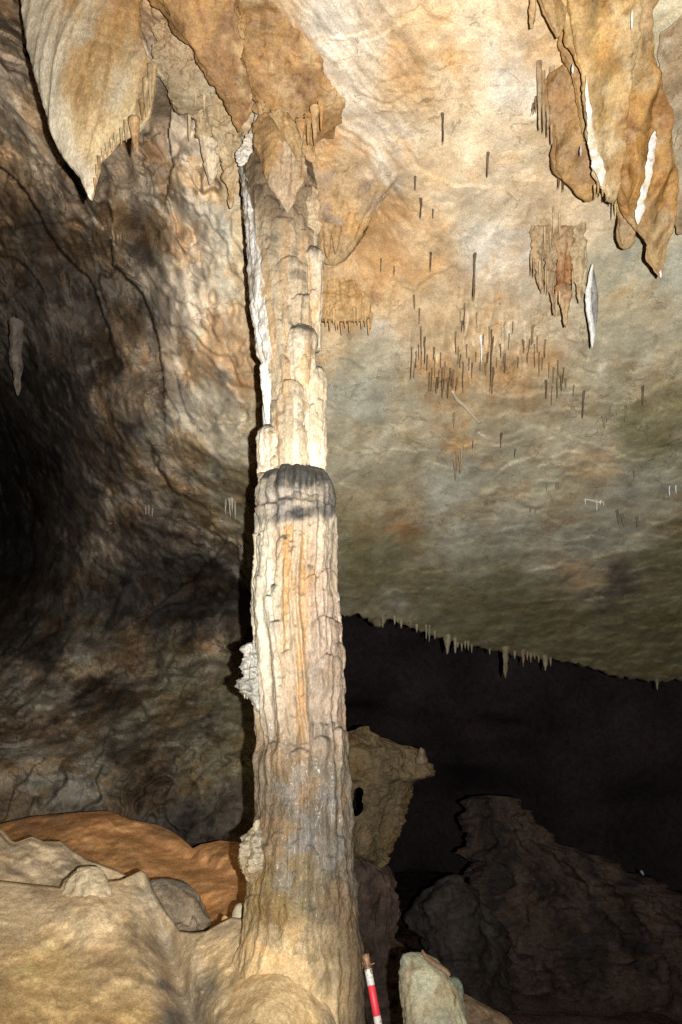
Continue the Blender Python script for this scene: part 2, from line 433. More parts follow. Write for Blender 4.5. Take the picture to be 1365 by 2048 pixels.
def build_shell():
    xs = np.concatenate([np.arange(-380, -20, 9.0), np.arange(-20, 1390, 2.7), np.arange(1390, 1740, 9.0)])
    t = np.concatenate([np.linspace(0, 0.5, 45, endpoint=False) * 0.34, ])
    ybot = lip(xs)
    # rows: coarse above the frame, fine in view
    n_fine = 570
    PX = np.repeat(xs[None], 30 + n_fine, 0)
    PY = np.zeros_like(PX)
    up = np.linspace(-440, -20, 30, endpoint=False)
    PY[:30] = up[:, None]
    s = np.linspace(0, 1, n_fine)[:, None]
    PY[30:] = -20 + s * (ybot[None] + 20)
    r0 = rbase(PX, PY)
    P0 = at_r(PX, PY, r0)
    wl = sstep(620, 380, PX)                      # 1 on the left wall
    r = r0 + rsteps(PX + 6 * fbm(P0, 4.0, 3, 8.8), PY + 6 * fbm(P0, 4.0, 3, 2.8))
    deep = sstep(9, 14, r0)
    r = r + 0.22 * fbm(P0, 0.55, 3, 3.1) * (0.5 + 0.9 * wl)
    r = r + 0.9 * np.exp(-((PX - 278) / 42) ** 2 - ((PY - 470) / 42) ** 2) + 0.5 * np.exp(-((PX - 90) / 60) ** 2 - ((PY - 520) / 40) ** 2) + 6.0 * np.exp(-((PX + 60) / 140) ** 2 - ((PY - 1000) / 190) ** 2)
    r = r - 0.07 * ridged(P0 + 0.25 * fbm(P0, 1.1, 2, 5.0)[..., None], 0.8, 3, 11.0) * (0.5 + 2.2 * wl + deep)
    # overlapping sheets of flowstone: soft terraces that climb obliquely
    q = P0 * np.array([1.0, 1.0, 0.6]) + 0.0
    tz = 0.28 * sstep(520, 620, PX) * sstep(1000, 700, PX + 0.2 * PY) + 0.6 * wl + 0.12
    h = fbm(q, 1.0, 4, 21.0) * 3.2 + P0[..., 0] * 0.7 - P0[..., 2] * 0.35
    r = r - 0.055 * (terrace(h) - h) * tz
    h2 = fbm(q, 2.4, 3, 31.0) * 3.0
    r = r - 0.014 * (terrace(h2, 0.6) - h2) * (0.2 + tz)
    # rills of flowstone running down to the right from the column head
    ac = (PX * 0.80 - PY * 0.60) + 22 * fbm(P0, 1.5, 3, 81.0); al = PX * 0.60 + PY * 0.80
    rill = fbm(np.stack([ac / 26, al / 190, 0 * ac], -1), 1.0, 4, 83.0)
    rz = sstep(500, 580, PX) * sstep(930, 760, PX) * sstep(640, 480, PY)
    r = r - 0.024 * rill * rz
    # broken ledges and blocks of the left wall: steps across three joint directions
    for kk, (jx, jy, jz, fq, am) in enumerate([(0.8, 0.3, -0.55, 1.2, 0.21), (-0.25, 0.5, 0.85, 1.5, 0.17), (0.65, -0.4, 0.65, 2.3, 0.075), (0.3, 0.2, 0.95, 4.3, 0.022), (0.9, 0.1, -0.3, 5.6, 0.016)]):
        hj = (P0[..., 0] * jx + P0[..., 1] * jy + P0[..., 2] * jz) * fq + 1.3 * fbm(P0, 0.8 + 0.25 * kk, 4, 151.0 + 7 * kk)
        on = sstep(-0.1, 0.35, fbm(P0, 0.7, 2, 171.0 + 5 * kk))
        r = r - am * (terrace(hj, 0.86) - hj + 0.5) * on * (wl + 0.15)
    # gently layered bedding low on the right
    bed = sstep(800, 1100, PX) * sstep(600, 800, PY)
    hb = P0[..., 1] * 2.0 - P0[..., 2] * 1.3 + 0.9 * fbm(P0, 0.9, 4, 41.0)
    r = r - 0.024 * (terrace(hb, 0.8) - hb) * bed
    r = r - 0.0055 * fbm(P0, 7.0, 3, 1.7, 0.5) * (1 + 2.2 * wl + 2 * deep)
    # the dense patch of straws roots in a shaggy, dripping skin of flowstone
    sp = np.exp(-((PX - 960) / 150) ** 2 - ((PY - 690) / 110) ** 2) + 0.8 * np.exp(-((PX - 690) / 70) ** 2 - ((PY - 590) / 50) ** 2) + 0.7 * np.exp(-((PX - 1100) / 60) ** 2 - ((PY - 450) / 60) ** 2)
    sn = fbm(np.stack([PX / 11 + 0.4 * fbm(P0, 3.0, 2, 2.2), PY / 62, 0 * PX], -1), 1.0, 3, 88.0)
    r = r - 0.075 * np.maximum(sn, -0.1) * np.clip(sp, 0, 1)
    # solution pockets in the wall
    pk = sstep(0.15, 0.85, fbm(P0, 1.5, 2, 71.0)) * (0.12 + 0.3 * wl)
    r = r + pk * 0.3
    V = at_r(PX, PY, r)
    SURF.extend([xs, PY, r])
    # colour of the rock
    wx = 45 * fbm(P0, 1.3, 6, 51.0, 0.6); wy = 45 * fbm(P0, 1.3, 6, 61.0, 0.6)
    ax = 0.35 * wx
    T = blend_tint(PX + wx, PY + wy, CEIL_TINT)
    # drip streaks and iron veins of the flowstone
    sv = fbm(P0 * np.array([6.0, 2.0, 0.9]), 1.0, 4, 77.0)
    T = T * (1 + 0.15 * sv[..., None] * np.array([0.8, 1.0, 1.25]))
    T = T * (1 + 0.38 * (np.clip(sp, 0, 1) * sn)[..., None] * np.array([0.8, 1.0, 1.2]))
    T = T * (1 + 0.16 * (rill * rz)[..., None] * np.array([0.7, 1.0, 1.4]))
    md = fbm(P0, 3.2, 5, 91.0, 0.65)
    T = T * (1 + (0.15 + 0.13 * wl) * md)[..., None]
    vein = sstep(0.80, 0.97, ridged(P0 + 0.3 * fbm(P0, 1.3, 3, 15.0)[..., None], 1.1, 2, 33.0))
    T = T * (1 - 0.35 * vein * (0.5 + 0.8 * wl))[..., None]
    T = T * (1 + 0.45 * np.exp(-((PX - 430) / 95) ** 2 - ((PY - 560) / 330) ** 2))[..., None]     # paler rock beside the column
    lum = T @ np.array([0.3, 0.55, 0.15])
    T = T * (1 - 0.5 * wl)[..., None] + (lum * 0.5 * wl)[..., None] * np.array([1.14, 0.97, 0.78])
    # crisp-edged films: rust, pale bloom, soot
    f1 = fbm(P0, 1.3, 6, 121.0, 0.62); f2 = fbm(P0, 2.1, 6, 131.0, 0.62); f3 = fbm(P0, 3.0, 6, 141.0, 0.62)
    T = T * (1 - (0.09 + 0.12 * wl)[..., None] * sstep(0.16, 0.24, f1)[..., None] * np.array([0.4, 1.0, 1.7]))
    T = T * (1 + 0.16 * sstep(0.20, 0.26, f2)[..., None])
    T = T * (1 - 0.30 * sstep(0.30, 0.36, f3)[..., None] * (0.12 + 1.0 * wl)[..., None])
    crust = sstep(0.35, 0.75, fbm(P0, 2.2, 4, 101.0))
    T = T * (1 - 0.2 * crust[..., None] * wl[..., None])
    # the underside of the lip rolls away behind itself
    last = V[-1]
    back = []
    for k, (dy, dz) in enumerate([(0.10, 0.015), (0.3, 0.08), (0.8, 0.3), (2.0, 1.0), (5.0, 2.2)]):
        b = last.copy(); b[:, 1] += dy; b[:, 2] += dz
        b += 0.05 * fbm(b, 3.0, 2, 5.0)[:, None]
        back.append(b)
    V = np.concatenate([V, np.array(back)], 0)
    T = np.concatenate([T, np.repeat(T[-1:], len(back), 0)], 0)
    pxm = np.concatenate([PX, np.repeat(PX[-1:], len(back), 0)], 0)
    pym = np.concatenate([PY, np.repeat(PY[-1:], len(back), 0)], 0)
    # wall / ceiling meet along the shoulder left of the column
    bx = np.interp(pym, [-400, 150, 420, 560, 820, 1000, 1200, 1950], [300, 345, 330, 300, 332, 420, 560, 575])
    mid = (pxm[:-1, :-1] < bx[:-1, :-1])
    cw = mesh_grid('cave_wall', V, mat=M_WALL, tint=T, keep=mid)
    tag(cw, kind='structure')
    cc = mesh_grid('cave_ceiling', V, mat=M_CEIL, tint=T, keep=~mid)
    tag(cc, kind='structure')

build_shell()
# smoothed distance of the finished ceiling, for what hangs from it
_hx = np.arange(-340, 1700, 20.0); _hy = np.arange(-400, 1400, 20.0)
_hl = lip(_hx)
_H = np.array([np.where(_hy < _hl[k], np.interp(_hy, SURF[1][:, i_], SURF[2][:, i_]), np.nan) for k, i_ in enumerate(np.searchsorted(SURF[0], _hx).clip(0, len(SURF[0]) - 1))]).T
_H = np.where(np.isnan(_H), rbase(*np.meshgrid(_hx, _hy)), _H)
for _ in range(2):
    _p = np.pad(_H, 1, mode='edge')
    _H = sum(_p[a:a + _H.shape[0], b:b + _H.shape[1]] for a in range(3) for b in range(3)) / 9
def rceil(px, py):
    i = np.clip((np.asarray(px, float) - _hx[0]) / 20, 0, len(_hx) - 1.001); j = np.clip((np.asarray(py, float) - _hy[0]) / 20, 0, len(_hy) - 1.001)
    i0 = i.astype(int); j0 = j.astype(int); u = i - i0; v = j - j0
    return (_H[j0, i0] * (1 - u) + _H[j0, i0 + 1] * u) * (1 - v) + (_H[j0 + 1, i0] * (1 - u) + _H[j0 + 1, i0 + 1] * u) * v

def build_far():
    # the unlit chamber beyond: a rough vault right round the place
    th = np.linspace(0, 2 * math.pi, 260)
    ph = np.linspace(-0.5, math.pi / 2, 110)
    A, B = np.meshgrid(th, ph)
    D = np.stack([np.cos(B) * np.cos(A), np.cos(B) * np.sin(A), np.sin(B)], -1)
    rad = np.stack([26 + 0 * A, 27 + 0 * A, 14 + 0 * A], -1)
    P = D * rad + np.array([0, 3.0, 0])
    n = fbm(P, 0.16, 5, 3.0)
    V = P - D * (1.8 * n + 0.9 * ridged(P, 0.35, 3, 7.0))[..., None]
    T = np.array([0.11, 0.085, 0.085]) * (1 + 0.5 * fbm(P, 0.5, 4, 9.0))[..., None]
    o = mesh_grid('far_cave_wall', V, mat=M_FAR, tint=T, flip=True)
    tag(o, kind='structure')
    # floor of the chamber, falling away to the right
    xs = np.linspace(-24, 26, 260); ys = np.linspace(-24, 32, 280)
    X, Y = np.meshgrid(xs, ys)
    P = np.stack([X, Y, 0 * X], -1)
    Z = -1.55 + 0.35 * fbm(P, 0.3, 5, 4.0) + 0.12 * ridged(P, 0.9, 3, 8.0)
    Z = Z + 0.9 * sstep(1.0, -2.5, X) * sstep(16, 5, Y)
    P[..., 2] = Z
    T = np.array([0.16, 0.11, 0.10]) * (1 + 0.4 * fbm(P, 1.0, 4, 9.0))[..., None]
    o = mesh_grid('cave_floor', P, mat=M_FAR, tint=T)
    tag(o, kind='structure')

build_far()

# ------------------------------------------------------------------ lofted formations
def loft(name, rows, pos, mat, tint, ratio=0.8, nseg=48, nrow=60, flute=(0, 0.0), rough=(0.01, 6.0), edge=0.0,
         parent=None, tmin=0.01, tmax=9.0, seed=0.0, close=(True, True), origin='top', hole=None, dome=0.0, ripple=0.0, bend=0.0, sup=1.0, wflute=(0, 0.0), rag=0.0, crag=0.0, rlim=0.15, zs=1.0, ffade=None, tier=None, split=None):
    """an upright formation: a closed skin of level rings between a left and a right outline (picture pixels),
    each ring centred where pos(px, py) puts it in the cave"""
    rows = np.asarray(rows, float)
    y = np.linspace(rows[0, 0], rows[-1, 0], nrow)
    l = np.interp(y, rows[:, 0], rows[:, 1]); r = np.interp(y, rows[:, 0], rows[:, 2])
    if nrow > 12:
        k = np.array([1, 2, 1.0]) / 4
        for _ in range(2):
            l[1:-1] = np.convolve(l, k, 'valid'); r[1:-1] = np.convolve(r, k, 'valid')
    if rag:
        q = np.stack([y * 0.05, 0 * y, 0 * y], -1)
        l = l + np.minimum(rag, (r - l) * rlim) * fbm(q, 0.9, 4, seed + 0.3); r = r + np.minimum(rag, (r - l) * rlim) * fbm(q, 0.9, 4, seed + 7.7)
    c = (l + r) / 2
    Pc = pos(c, y)
    _, _, vd = project(Pc)
    w = (r - l) / 2 * vd / F
    if edge:
        q = np.stack([Pc[:, 2] * 0 + seed, Pc[:, 1] * 0, Pc[:, 2]], -1)
        w = w * (1 + edge * fbm(q, 9.0, 3, seed))
        Pc = Pc + (w * edge * fbm(q, 7.0, 3, seed + 5))[:, None] * RIGHT
    t = np.clip(w * ratio, tmin, tmax)
    th = np.linspace(0, 2 * math.pi, nseg, endpoint=False)
    ct, st = np.cos(th), np.sin(th)
    if sup != 1.0: st = np.sign(st) * np.abs(st) ** sup
    V = Pc[:, None, :] + w[:, None, None] * ct[None, :, None] * RIGHT + (t[:, None] * -st[None])[..., None] * np.array([0, 1.0, 0])
    if bend:
        V = V + (bend * np.sin(ct * 2.6 + seed)[None, :] * np.minimum(w, 0.3)[:, None])[..., None] * np.array([0, 1.0, 0])
    N = np.stack([np.broadcast_to(ct, V.shape[:2]), np.broadcast_to(-st, V.shape[:2]), np.zeros(V.shape[:2])], -1)
    d = np.zeros(V.shape[:2])
    lim = np.minimum(w, t * 2.0)[:, None]
    if flute[0]:
        q = np.stack([ct[None] * flute[0] + 0 * w[:, None], st[None] * flute[0] + 0 * w[:, None], V[..., 2] * 1.3], -1)
        f1 = 1 - 2 * np.abs(perlin(q * 0.55 + seed)) * 1.3
        d += flute[1] * f1 * np.minimum(1, lim / 0.05) * (0.45 + 0.8 * np.clip(fbm(V * np.array([2.0, 2.0, 1.0]), 1.6, 2, seed + 40) + 0.4, 0, 1)) * (1.0 if ffade is None else ffade(y)[:, None])
    if wflute[0]:
        xx = V[..., 0] * wflute[0] + 0.9 * fbm(V * np.array([0.6, 0.6, 0.5]), 1.5, 3, seed + 60)
        f2 = 1 - 2.4 * np.abs(perlin(np.stack([xx, 0 * xx + np.sign(st)[None] * 3.3, V[..., 2] * 0.5 + seed], -1)))
        d += wflute[1] * f2 * np.minimum(1, lim / 0.14) * np.abs(st)[None] ** 0.5
    if crag:
        d += crag * (ridged(V, 1.3, 5, seed + 70) - 0.6) + 0.4 * crag * fbm(V, 5.0, 4, seed + 75, 0.6)
    if ripple:
        d += ripple * fbm(V * np.array([2.5, 2.5, 9.0]), 1.6, 3, seed + 3) * np.minimum(1, lim / 0.05)
    if rough[0]:
        d += rough[0] * fbm(V * np.array([1, 1, zs]), rough[1], 4, seed + 9, 0.55) * np.minimum(1, lim / 0.06)
    brow = None
    if tier is not None:
        qx, qy, _ = project(V)
        jit = 3.0 * fbm(V, 14.0, 3, seed + 90)
        hh, brow = tiers(qx + jit, qy + 1.5 * jit, tier)
        front = np.clip(st * 4 + 0.8, 0, 1)[None]
        d = d + hh * front; brow = brow * front
    V = V + N * d[..., None]
    if close[0]: V[0] = Pc[0]
    if close[1]: V[-1] = Pc[-1]
    u = np.linspace(0, 1, nrow)[:, None] * np.ones(nseg)[None]
    if brow is not None: d = (d, brow)
    T = tint(V, u, th[None] + 0 * u, d) if callable(tint) else mottled(tint, seed)(V, u, th, d)
    if origin == 'top': og = Pc[0]
    elif origin == 'base': og = Pc[-1]
    else: og = None
    keep = None
    if hole is not None:
        hx, hy, _ = project(V)
        ins = hole(hx, hy)
        keep = ~(ins[:-1] | ins[1:])
        keep = keep
    if split is not None:
        sname, smat, sfun = split
        m = sfun(V)
        mq = m[:-1] & m[1:]
        o2 = mesh_grid(sname, V, wrap=True, mat=smat, tint=T, parent=parent, origin=og, keep=mq)
        return mesh_grid(name, V, wrap=True, mat=mat, tint=T, parent=parent, origin=og, keep=~mq), o2
    return mesh_grid(name, V, wrap=True, mat=mat, tint=T, parent=parent, origin=og, keep=keep)

def tiers(px, py, lobes):
    """overlapping drips of flowstone on a shaft: each has an arched brow and a skirt that melts away downward"""
    H = np.zeros(px.shape); B = np.zeros(px.shape)
    for top, bot, l, r, h, soot in lobes:
        c = (l + r) / 2; hw = (r - l) / 2
        u = (px - c) / hw
        m = np.abs(u) < 1
        if not m.any(): continue
        k = np.sqrt(np.clip(1 - u * u, 0, 1))
        yt = top + hw * 0.95 * (1 - k)
        sdn = (py - yt) / (bot - top)
        inn = m & (sdn > 0) & (sdn < 1)
        sc = np.clip(sdn, 0, 1)
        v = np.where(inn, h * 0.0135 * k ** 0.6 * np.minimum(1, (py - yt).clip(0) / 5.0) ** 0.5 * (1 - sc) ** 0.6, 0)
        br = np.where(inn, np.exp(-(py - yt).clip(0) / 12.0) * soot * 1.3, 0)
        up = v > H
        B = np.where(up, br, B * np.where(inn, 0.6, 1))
        H = np.maximum(H, v)
    return H, B

def mottled(cols, seed=0.0, sc=3.0, streak=True, amt=0.25):
    cols = [np.array(c, float) for c in (cols if isinstance(cols, list) else [cols])]
    def f(V, u, th, d):
        s = np.array([2.2, 2.2, 0.55]) if streak else np.ones(3)
        n = fbm(V * s, sc, 5, seed + 2.2, 0.6)
        T = np.broadcast_to(cols[0], V.shape).copy()
        for k, c in enumerate(cols[1:]):
            m = sstep(-0.1, 0.45, fbm(V * s, sc * 0.7, 4, seed + 31.0 * (k + 1), 0.6))
            T = T * (1 - m[..., None]) + c * m[..., None]
        if streak:
            ln = sstep(0.72, 0.95, ridged(V * np.array([7.0, 7.0, 0.7]) + 0.15 * n[..., None], 1.0, 2, seed + 12.0))
            T = T * (1 - 0.38 * ln[..., None] * np.array([0.8, 1.0, 1.15]))
        g = fbm(V, 38.0, 2, seed + 8.0)
        return T * (1 + amt * n + 0.16 * g)[..., None]
    return f

def plane(Y0, Y1=None, y0=0, y1=1):
    if Y1 is None: return lambda px, py: at(px, py, np.full(np.shape(px), Y0))
    return lambda px, py: at(px, py, np.interp(py, [y0, y1], [Y0, Y1]))

def hang(y0, o0, y1, o1):
    """just in front of the ceiling, standing off it by o0 at row y0 and o1 at row y1"""
    return lambda px, py: at_r(px, py, rceil(px, py) - np.interp(py, [y0, y1], [o0, o1]))

def radial(r0, r1=None, y0=0, y1=1):
    if r1 is None: return lambda px, py: at_r(px, py, np.full(np.shape(px), r0))
    return lambda px, py: at_r(px, py, np.interp(py, [y0, y1], [r0, r1]))

# ------------------------------------------------------------------ the column
YC = 4.0
col_root = empty('limestone_column', at(np.array(610.0), np.array(2048.0), YC))
tag(col_root, 'tall fluted limestone column rising from the yellow mound to the ceiling', 'column')

def col_pos(px, py):
    return at(px, py, np.full(np.shape(px), YC))

LOW = [(948, 552, 628), (953, 536, 648), (960, 528, 657), (975, 521, 664), (1000, 517, 668), (1012, 518, 668), (1020, 522, 664), (1027, 521, 666), (1031, 516, 672), (1040, 518, 671), (1060, 520, 670), (1100, 520, 669), (1160, 512, 668),
       (1200, 508, 667), (1250, 508, 672), (1280, 510, 677), (1320, 512, 680), (1380, 516, 686), (1430, 520, 684), (1465, 522, 688), (1490, 522, 693), (1550, 518, 693),
       (1620, 517, 697), (1700, 503, 702), (1740, 500, 705), (1760, 496, 707), (1810, 494, 712), (1845, 489, 714), (1870, 484, 716), (1895, 477, 718), (1925, 468, 720), (1960, 456, 722),
       (2000, 444, 724), (2050, 432, 727), (2200, 400, 740)]

_tr = np.random.default_rng(21)
def rnd_tiers(n, x0, x1, y0, y1, w, hgt, h, soot=0.3):
    out = []
    for _ in range(n):
        c = _tr.uniform(x0, x1); t = _tr.uniform(y0, y1); ww = _tr.uniform(*w) / 2
        out.append((t, t + _tr.uniform(*hgt), c - ww, c + ww, _tr.uniform(*h), 0.9 if _tr.random() < soot else 0.15))
    return out
LOW_T = [(1135, 1260, 632, 668, 1.6, .9), (1150, 1300, 604, 640, 1.5, .8), (1165, 1300, 640, 672, 1.2, .6), (1232, 1340, 618, 674, 2.2, 1), (1262, 1400, 606, 650, 1.6, 1), (1285, 1400, 650, 684, 1.8, .9), (1308, 1440, 626, 682, 2.0, .9), (1350, 1480, 610, 650, 1.2, .7),
         (1240, 1430, 543, 566, 1.8, .2), (1075, 1300, 560, 582, 1.2, .1), (1062, 1400, 585, 604, 1.3, .1), (1090, 1330, 520, 540, 1.5, .1), (1150, 1380, 512, 536, 1.8, .1), (1190, 1400, 528, 550, 1.8, .1), (1300, 1480, 562, 592, 1.0, .5), (1152, 1400, 583, 612, 1.4, .2), (1390, 1520, 598, 625, 1.0, .7),
         (1455, 1600, 655, 695, 1.5, .8), (1470, 1600, 625, 668, 1.2, .6), (1480, 1620, 535, 580, 1.2, .6), (1495, 1640, 575, 625, 1.0, .5), (1030, 1110, 575, 650, 1.0, .9), (1020, 1090, 540, 600, 0.8, .7), (1015, 1090, 620, 668, 1.0, .9), (985, 1040, 560, 640, .6, .8), (990, 1045, 600, 662, .7, .7)]
LOW_T += rnd_tiers(60, 600, 685, 1060, 1470, (14, 34), (40, 130), (0.5, 1.1), 0.45) + rnd_tiers(45, 512, 610, 1050, 1460, (9, 17), (110, 320), (0.6, 1.2), 0.12) + rnd_tiers(90, 500, 705, 1480, 1820, (12, 30), (35, 110), (0.4, 0.9), 0.03) + rnd_tiers(16, 530, 660, 960, 1040, (18, 40), (25, 50), (0.3, 0.6), 0.6)
UP_T = [(395, 520, 518, 560, 1.4, .8), (415, 520, 558, 600, 1.2, .7), (432, 560, 543, 592, 1.7, .9), (470, 600, 512, 548, 1.5, .5), (500, 640, 522, 560, 1.6, .8), (515, 620, 552, 604, 2.4, 1), (545, 640, 585, 625, 1.4, .9), (560, 680, 546, 590, 1.7, .8), (590, 700, 582, 630, 2.4, 1), (612, 700, 564, 602, 1.8, 1),
        (600, 720, 530, 560, 1.5, .3), (640, 780, 538, 575, 1.6, .3), (690, 830, 546, 580, 1.6, .4), (712, 800, 554, 578, 2.2, 1), (760, 962, 560, 606, 2.5, .3), (800, 962, 543, 575, 1.5, .2), (380, 500, 498, 530, 1.2, .5), (455, 560, 596, 628, 1.8, .6)]
UP_T += rnd_tiers(60, 505, 635, 350, 900, (10, 24), (35, 120), (0.5, 1.0), 0.35)

def low_tint(V, u, th, d):
    d, brow = d
    px, py, _ = project(V)
    cream = np.array([0.52, 0.42, 0.29]); org = np.array([0.46, 0.26, 0.10]); pink = np.array([0.40, 0.29, 0.20])
    grey = np.array([0.25, 0.21, 0.145]); brown = np.array([0.36, 0.225, 0.105]); pale = np.array([0.62, 0.55, 0.40]); yel = np.array([0.46, 0.32, 0.12])
    j = 12 * fbm(V, 6.0, 3, 4.0)
    x = px + j; yy = py + 3 * j
    T = np.broadcast_to(cream, V.shape).copy()
    def mixin(c, m):
        nonlocal T
        T = T * (1 - m[..., None]) + c * m[..., None]
    vst = fbm(V * np.array([14, 14, 1.0]), 1.0, 4, 6.0)
    mixin(pale, sstep(560, 530, x) * sstep(1400, 1250, yy) * 0.9)
    mixin(org, sstep(0.0, 0.35, vst) * sstep(555, 572, x) * sstep(640, 615, x) * sstep(1030, 1070, yy) * 0.95)
    mixin(org, 0.35 * sstep(545, 570, x) * sstep(650, 615, x) * sstep(1040, 1090, yy))
    mixin(pink, sstep(595, 635, x) * sstep(1080, 1180, yy) * 0.85)
    low = sstep(1420, 1560, yy)
    mixin(brown, low * 0.85)
    mixin(grey, low * sstep(-0.15, 0.4, fbm(V, 3.0, 4, 12.0) + 0.004 * (x - 600)) * 0.85)
    mixin(yel, sstep(1640, 1800, yy) * sstep(700, 560, x) * 0.85)
    mixin(np.array([0.52, 0.38, 0.19]), sstep(1800, 1900, yy) * sstep(720, 640, x) * 0.9)
    gr2 = sstep(0.15, 0.5, fbm(V, 4.0, 4, 22.0)) * 0.5 * sstep(1150, 1400, yy)
    mixin(grey, gr2)
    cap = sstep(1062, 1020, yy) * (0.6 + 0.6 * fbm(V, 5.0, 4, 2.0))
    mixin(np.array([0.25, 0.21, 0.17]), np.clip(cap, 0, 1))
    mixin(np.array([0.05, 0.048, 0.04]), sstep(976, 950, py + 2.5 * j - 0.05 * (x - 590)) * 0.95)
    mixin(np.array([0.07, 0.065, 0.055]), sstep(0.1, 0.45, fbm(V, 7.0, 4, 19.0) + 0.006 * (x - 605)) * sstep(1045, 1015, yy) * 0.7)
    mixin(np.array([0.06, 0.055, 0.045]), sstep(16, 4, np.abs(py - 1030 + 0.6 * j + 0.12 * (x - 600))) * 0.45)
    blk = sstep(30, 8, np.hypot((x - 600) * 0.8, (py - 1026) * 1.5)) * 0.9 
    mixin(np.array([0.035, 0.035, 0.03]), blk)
    for bx_, by_, bs_ in ((604, 1545, 26), (590, 1590, 34), (600, 1680, 36), (655, 1600, 26), (570, 1760, 30), (655, 1700, 40)):  # wet highlights painted into the colour as pale patches
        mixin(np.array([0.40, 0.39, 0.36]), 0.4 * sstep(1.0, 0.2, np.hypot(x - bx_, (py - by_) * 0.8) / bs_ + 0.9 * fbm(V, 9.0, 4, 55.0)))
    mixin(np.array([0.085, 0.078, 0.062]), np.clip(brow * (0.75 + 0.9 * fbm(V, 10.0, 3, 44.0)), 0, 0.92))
    # flutes hold less stain on their crests
    T = T * (1 + 0.16 * vst)[..., None]
    dim = 0.62 - 0.20 * sstep(1250, 1600, py) + 0.22 * sstep(1750, 1920, yy) * sstep(700, 580, px)
    T = T * dim[..., None]
    yl = (sstep(1800, 1990, yy + 0.5 * (600 - x) + 60 * fbm(V, 5.0, 4, 67.0)) * sstep(735, 640, x))[..., None]
    return T * (1 - yl) + np.array([0.62, 0.445, 0.225]) * (1 + 0.25 * fbm(V, 4.0, 5, 66.0, 0.6))[..., None] * yl

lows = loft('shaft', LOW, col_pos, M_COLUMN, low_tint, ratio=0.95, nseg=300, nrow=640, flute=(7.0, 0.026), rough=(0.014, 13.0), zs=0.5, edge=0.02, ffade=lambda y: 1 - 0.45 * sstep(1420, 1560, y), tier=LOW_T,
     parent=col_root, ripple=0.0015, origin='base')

def wet_split(o):
    """the lower third of the shaft is wet"""
    me = o.data
    me.materials.append(M_WET)
    z = np.empty(len(me.vertices) * 3, np.float32); me.vertices.foreach_get('co', z)
    z = z.reshape(-1, 3); z = z + np.array(o['_o'], np.float32)
    _, py, _ = project(z)
    lv = np.empty(len(me.loops), np.int32); me.loops.foreach_get('vertex_index', lv)
    f = py[lv.reshape(-1, 4)].mean(1) + 60 * fbm(z[lv.reshape(-1, 4)].mean(1), 4.0, 4, 3.0)
    me.materials.append(M_MOUND)
    me.polygons.foreach_set('material_index', ((f > 1490).astype(np.int32) + (f > 1900).astype(np.int32)))
wet_split(lows)

UPP = [(180, 512, 600), (225, 503, 606), (260, 496, 612), (300, 488, 618), (330, 480, 622), (380, 487, 630), (420, 490, 634), (460, 494, 634), (500, 497, 636), (540, 497, 636), (600, 500, 632), (660, 513, 626), (712, 521, 626), (724, 527, 628),
       (740, 531, 630), (800, 536, 634), (860, 540, 636), (900, 540, 638), (975, 542, 638)]
def coated(V):
    """the thin uneven film of fresh white calcite down the left flank"""
    px, py, _ = project(V)
    e = np.interp(py, [318, 330, 345, 380, 400, 420, 460, 540, 600, 660, 712, 728], [474, 486, 491, 496, 506, 506, 513, 523, 527, 538, 545, 540])
    return (px + 7 * fbm(V * np.array([1, 1, 0.5]), 16.0, 4, 3.0) < e) & (py < 727) & (py > 318)
def up_tint(V, u, th, d):
    d, brow = d
    px, py, _ = project(V)
    T = np.broadcast_to(np.array([0.50, 0.39, 0.25]), V.shape).copy()
    vst = fbm(V * np.array([14, 14, 1.2]), 1.0, 4, 16.0)
    m = sstep(0.05, 0.4, vst)[..., None]
    T = T * (1 - 0.6 * m) + np.array([0.44, 0.27, 0.12]) * 0.6 * m
    up = sstep(480, 380, py + 30 * fbm(V, 5.0, 3, 1.0))[..., None]
    T = T * (1 - up) + np.array([0.27, 0.19, 0.11]) * up
    dk = (sstep(0.3, 0.6, fbm(V * np.array([1, 1, 1.6]), 6.0, 4, 7.0)) * 0.45)[..., None]
    T = T * (1 - dk) + np.array([0.07, 0.06, 0.05]) * dk
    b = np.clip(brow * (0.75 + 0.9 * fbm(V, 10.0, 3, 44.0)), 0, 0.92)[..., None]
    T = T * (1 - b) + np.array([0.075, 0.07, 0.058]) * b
    T = T * (1 + 0.15 * vst)[..., None] * 0.72
    c = coated(V)[..., None]
    thin = np.clip(0.7 + 0.75 * fbm(V * np.array([2, 2, 0.8]), 9.0, 4, 13.0), 0.25, 1)[..., None]
    return np.where(c, np.array([0.68, 0.65, 0.58]) * thin + T * (1 - thin), T)
def up_pos(px, py): return at(px, py, YC + 0.75 * sstep(400, 215, np.asarray(py, float)))
_, coat = loft('upper_shaft', UPP, up_pos, M_COLUMN, up_tint, ratio=0.9, nseg=280, nrow=400, tier=UP_T, split=('white_coating', M_WHITE, coated), flute=(7.0, 0.014), rough=(0.014, 9.0), zs=0.6, edge=0.03, parent=col_root, ripple=0.002, seed=4.0)

def shaft_at(py):
    tab = UPP if py < 950 else LOW
    a = np.asarray(tab, float)
    l = np.interp(py, a[:, 0], a[:, 1]); r = np.interp(py, a[:, 0], a[:, 2])
    return l, r

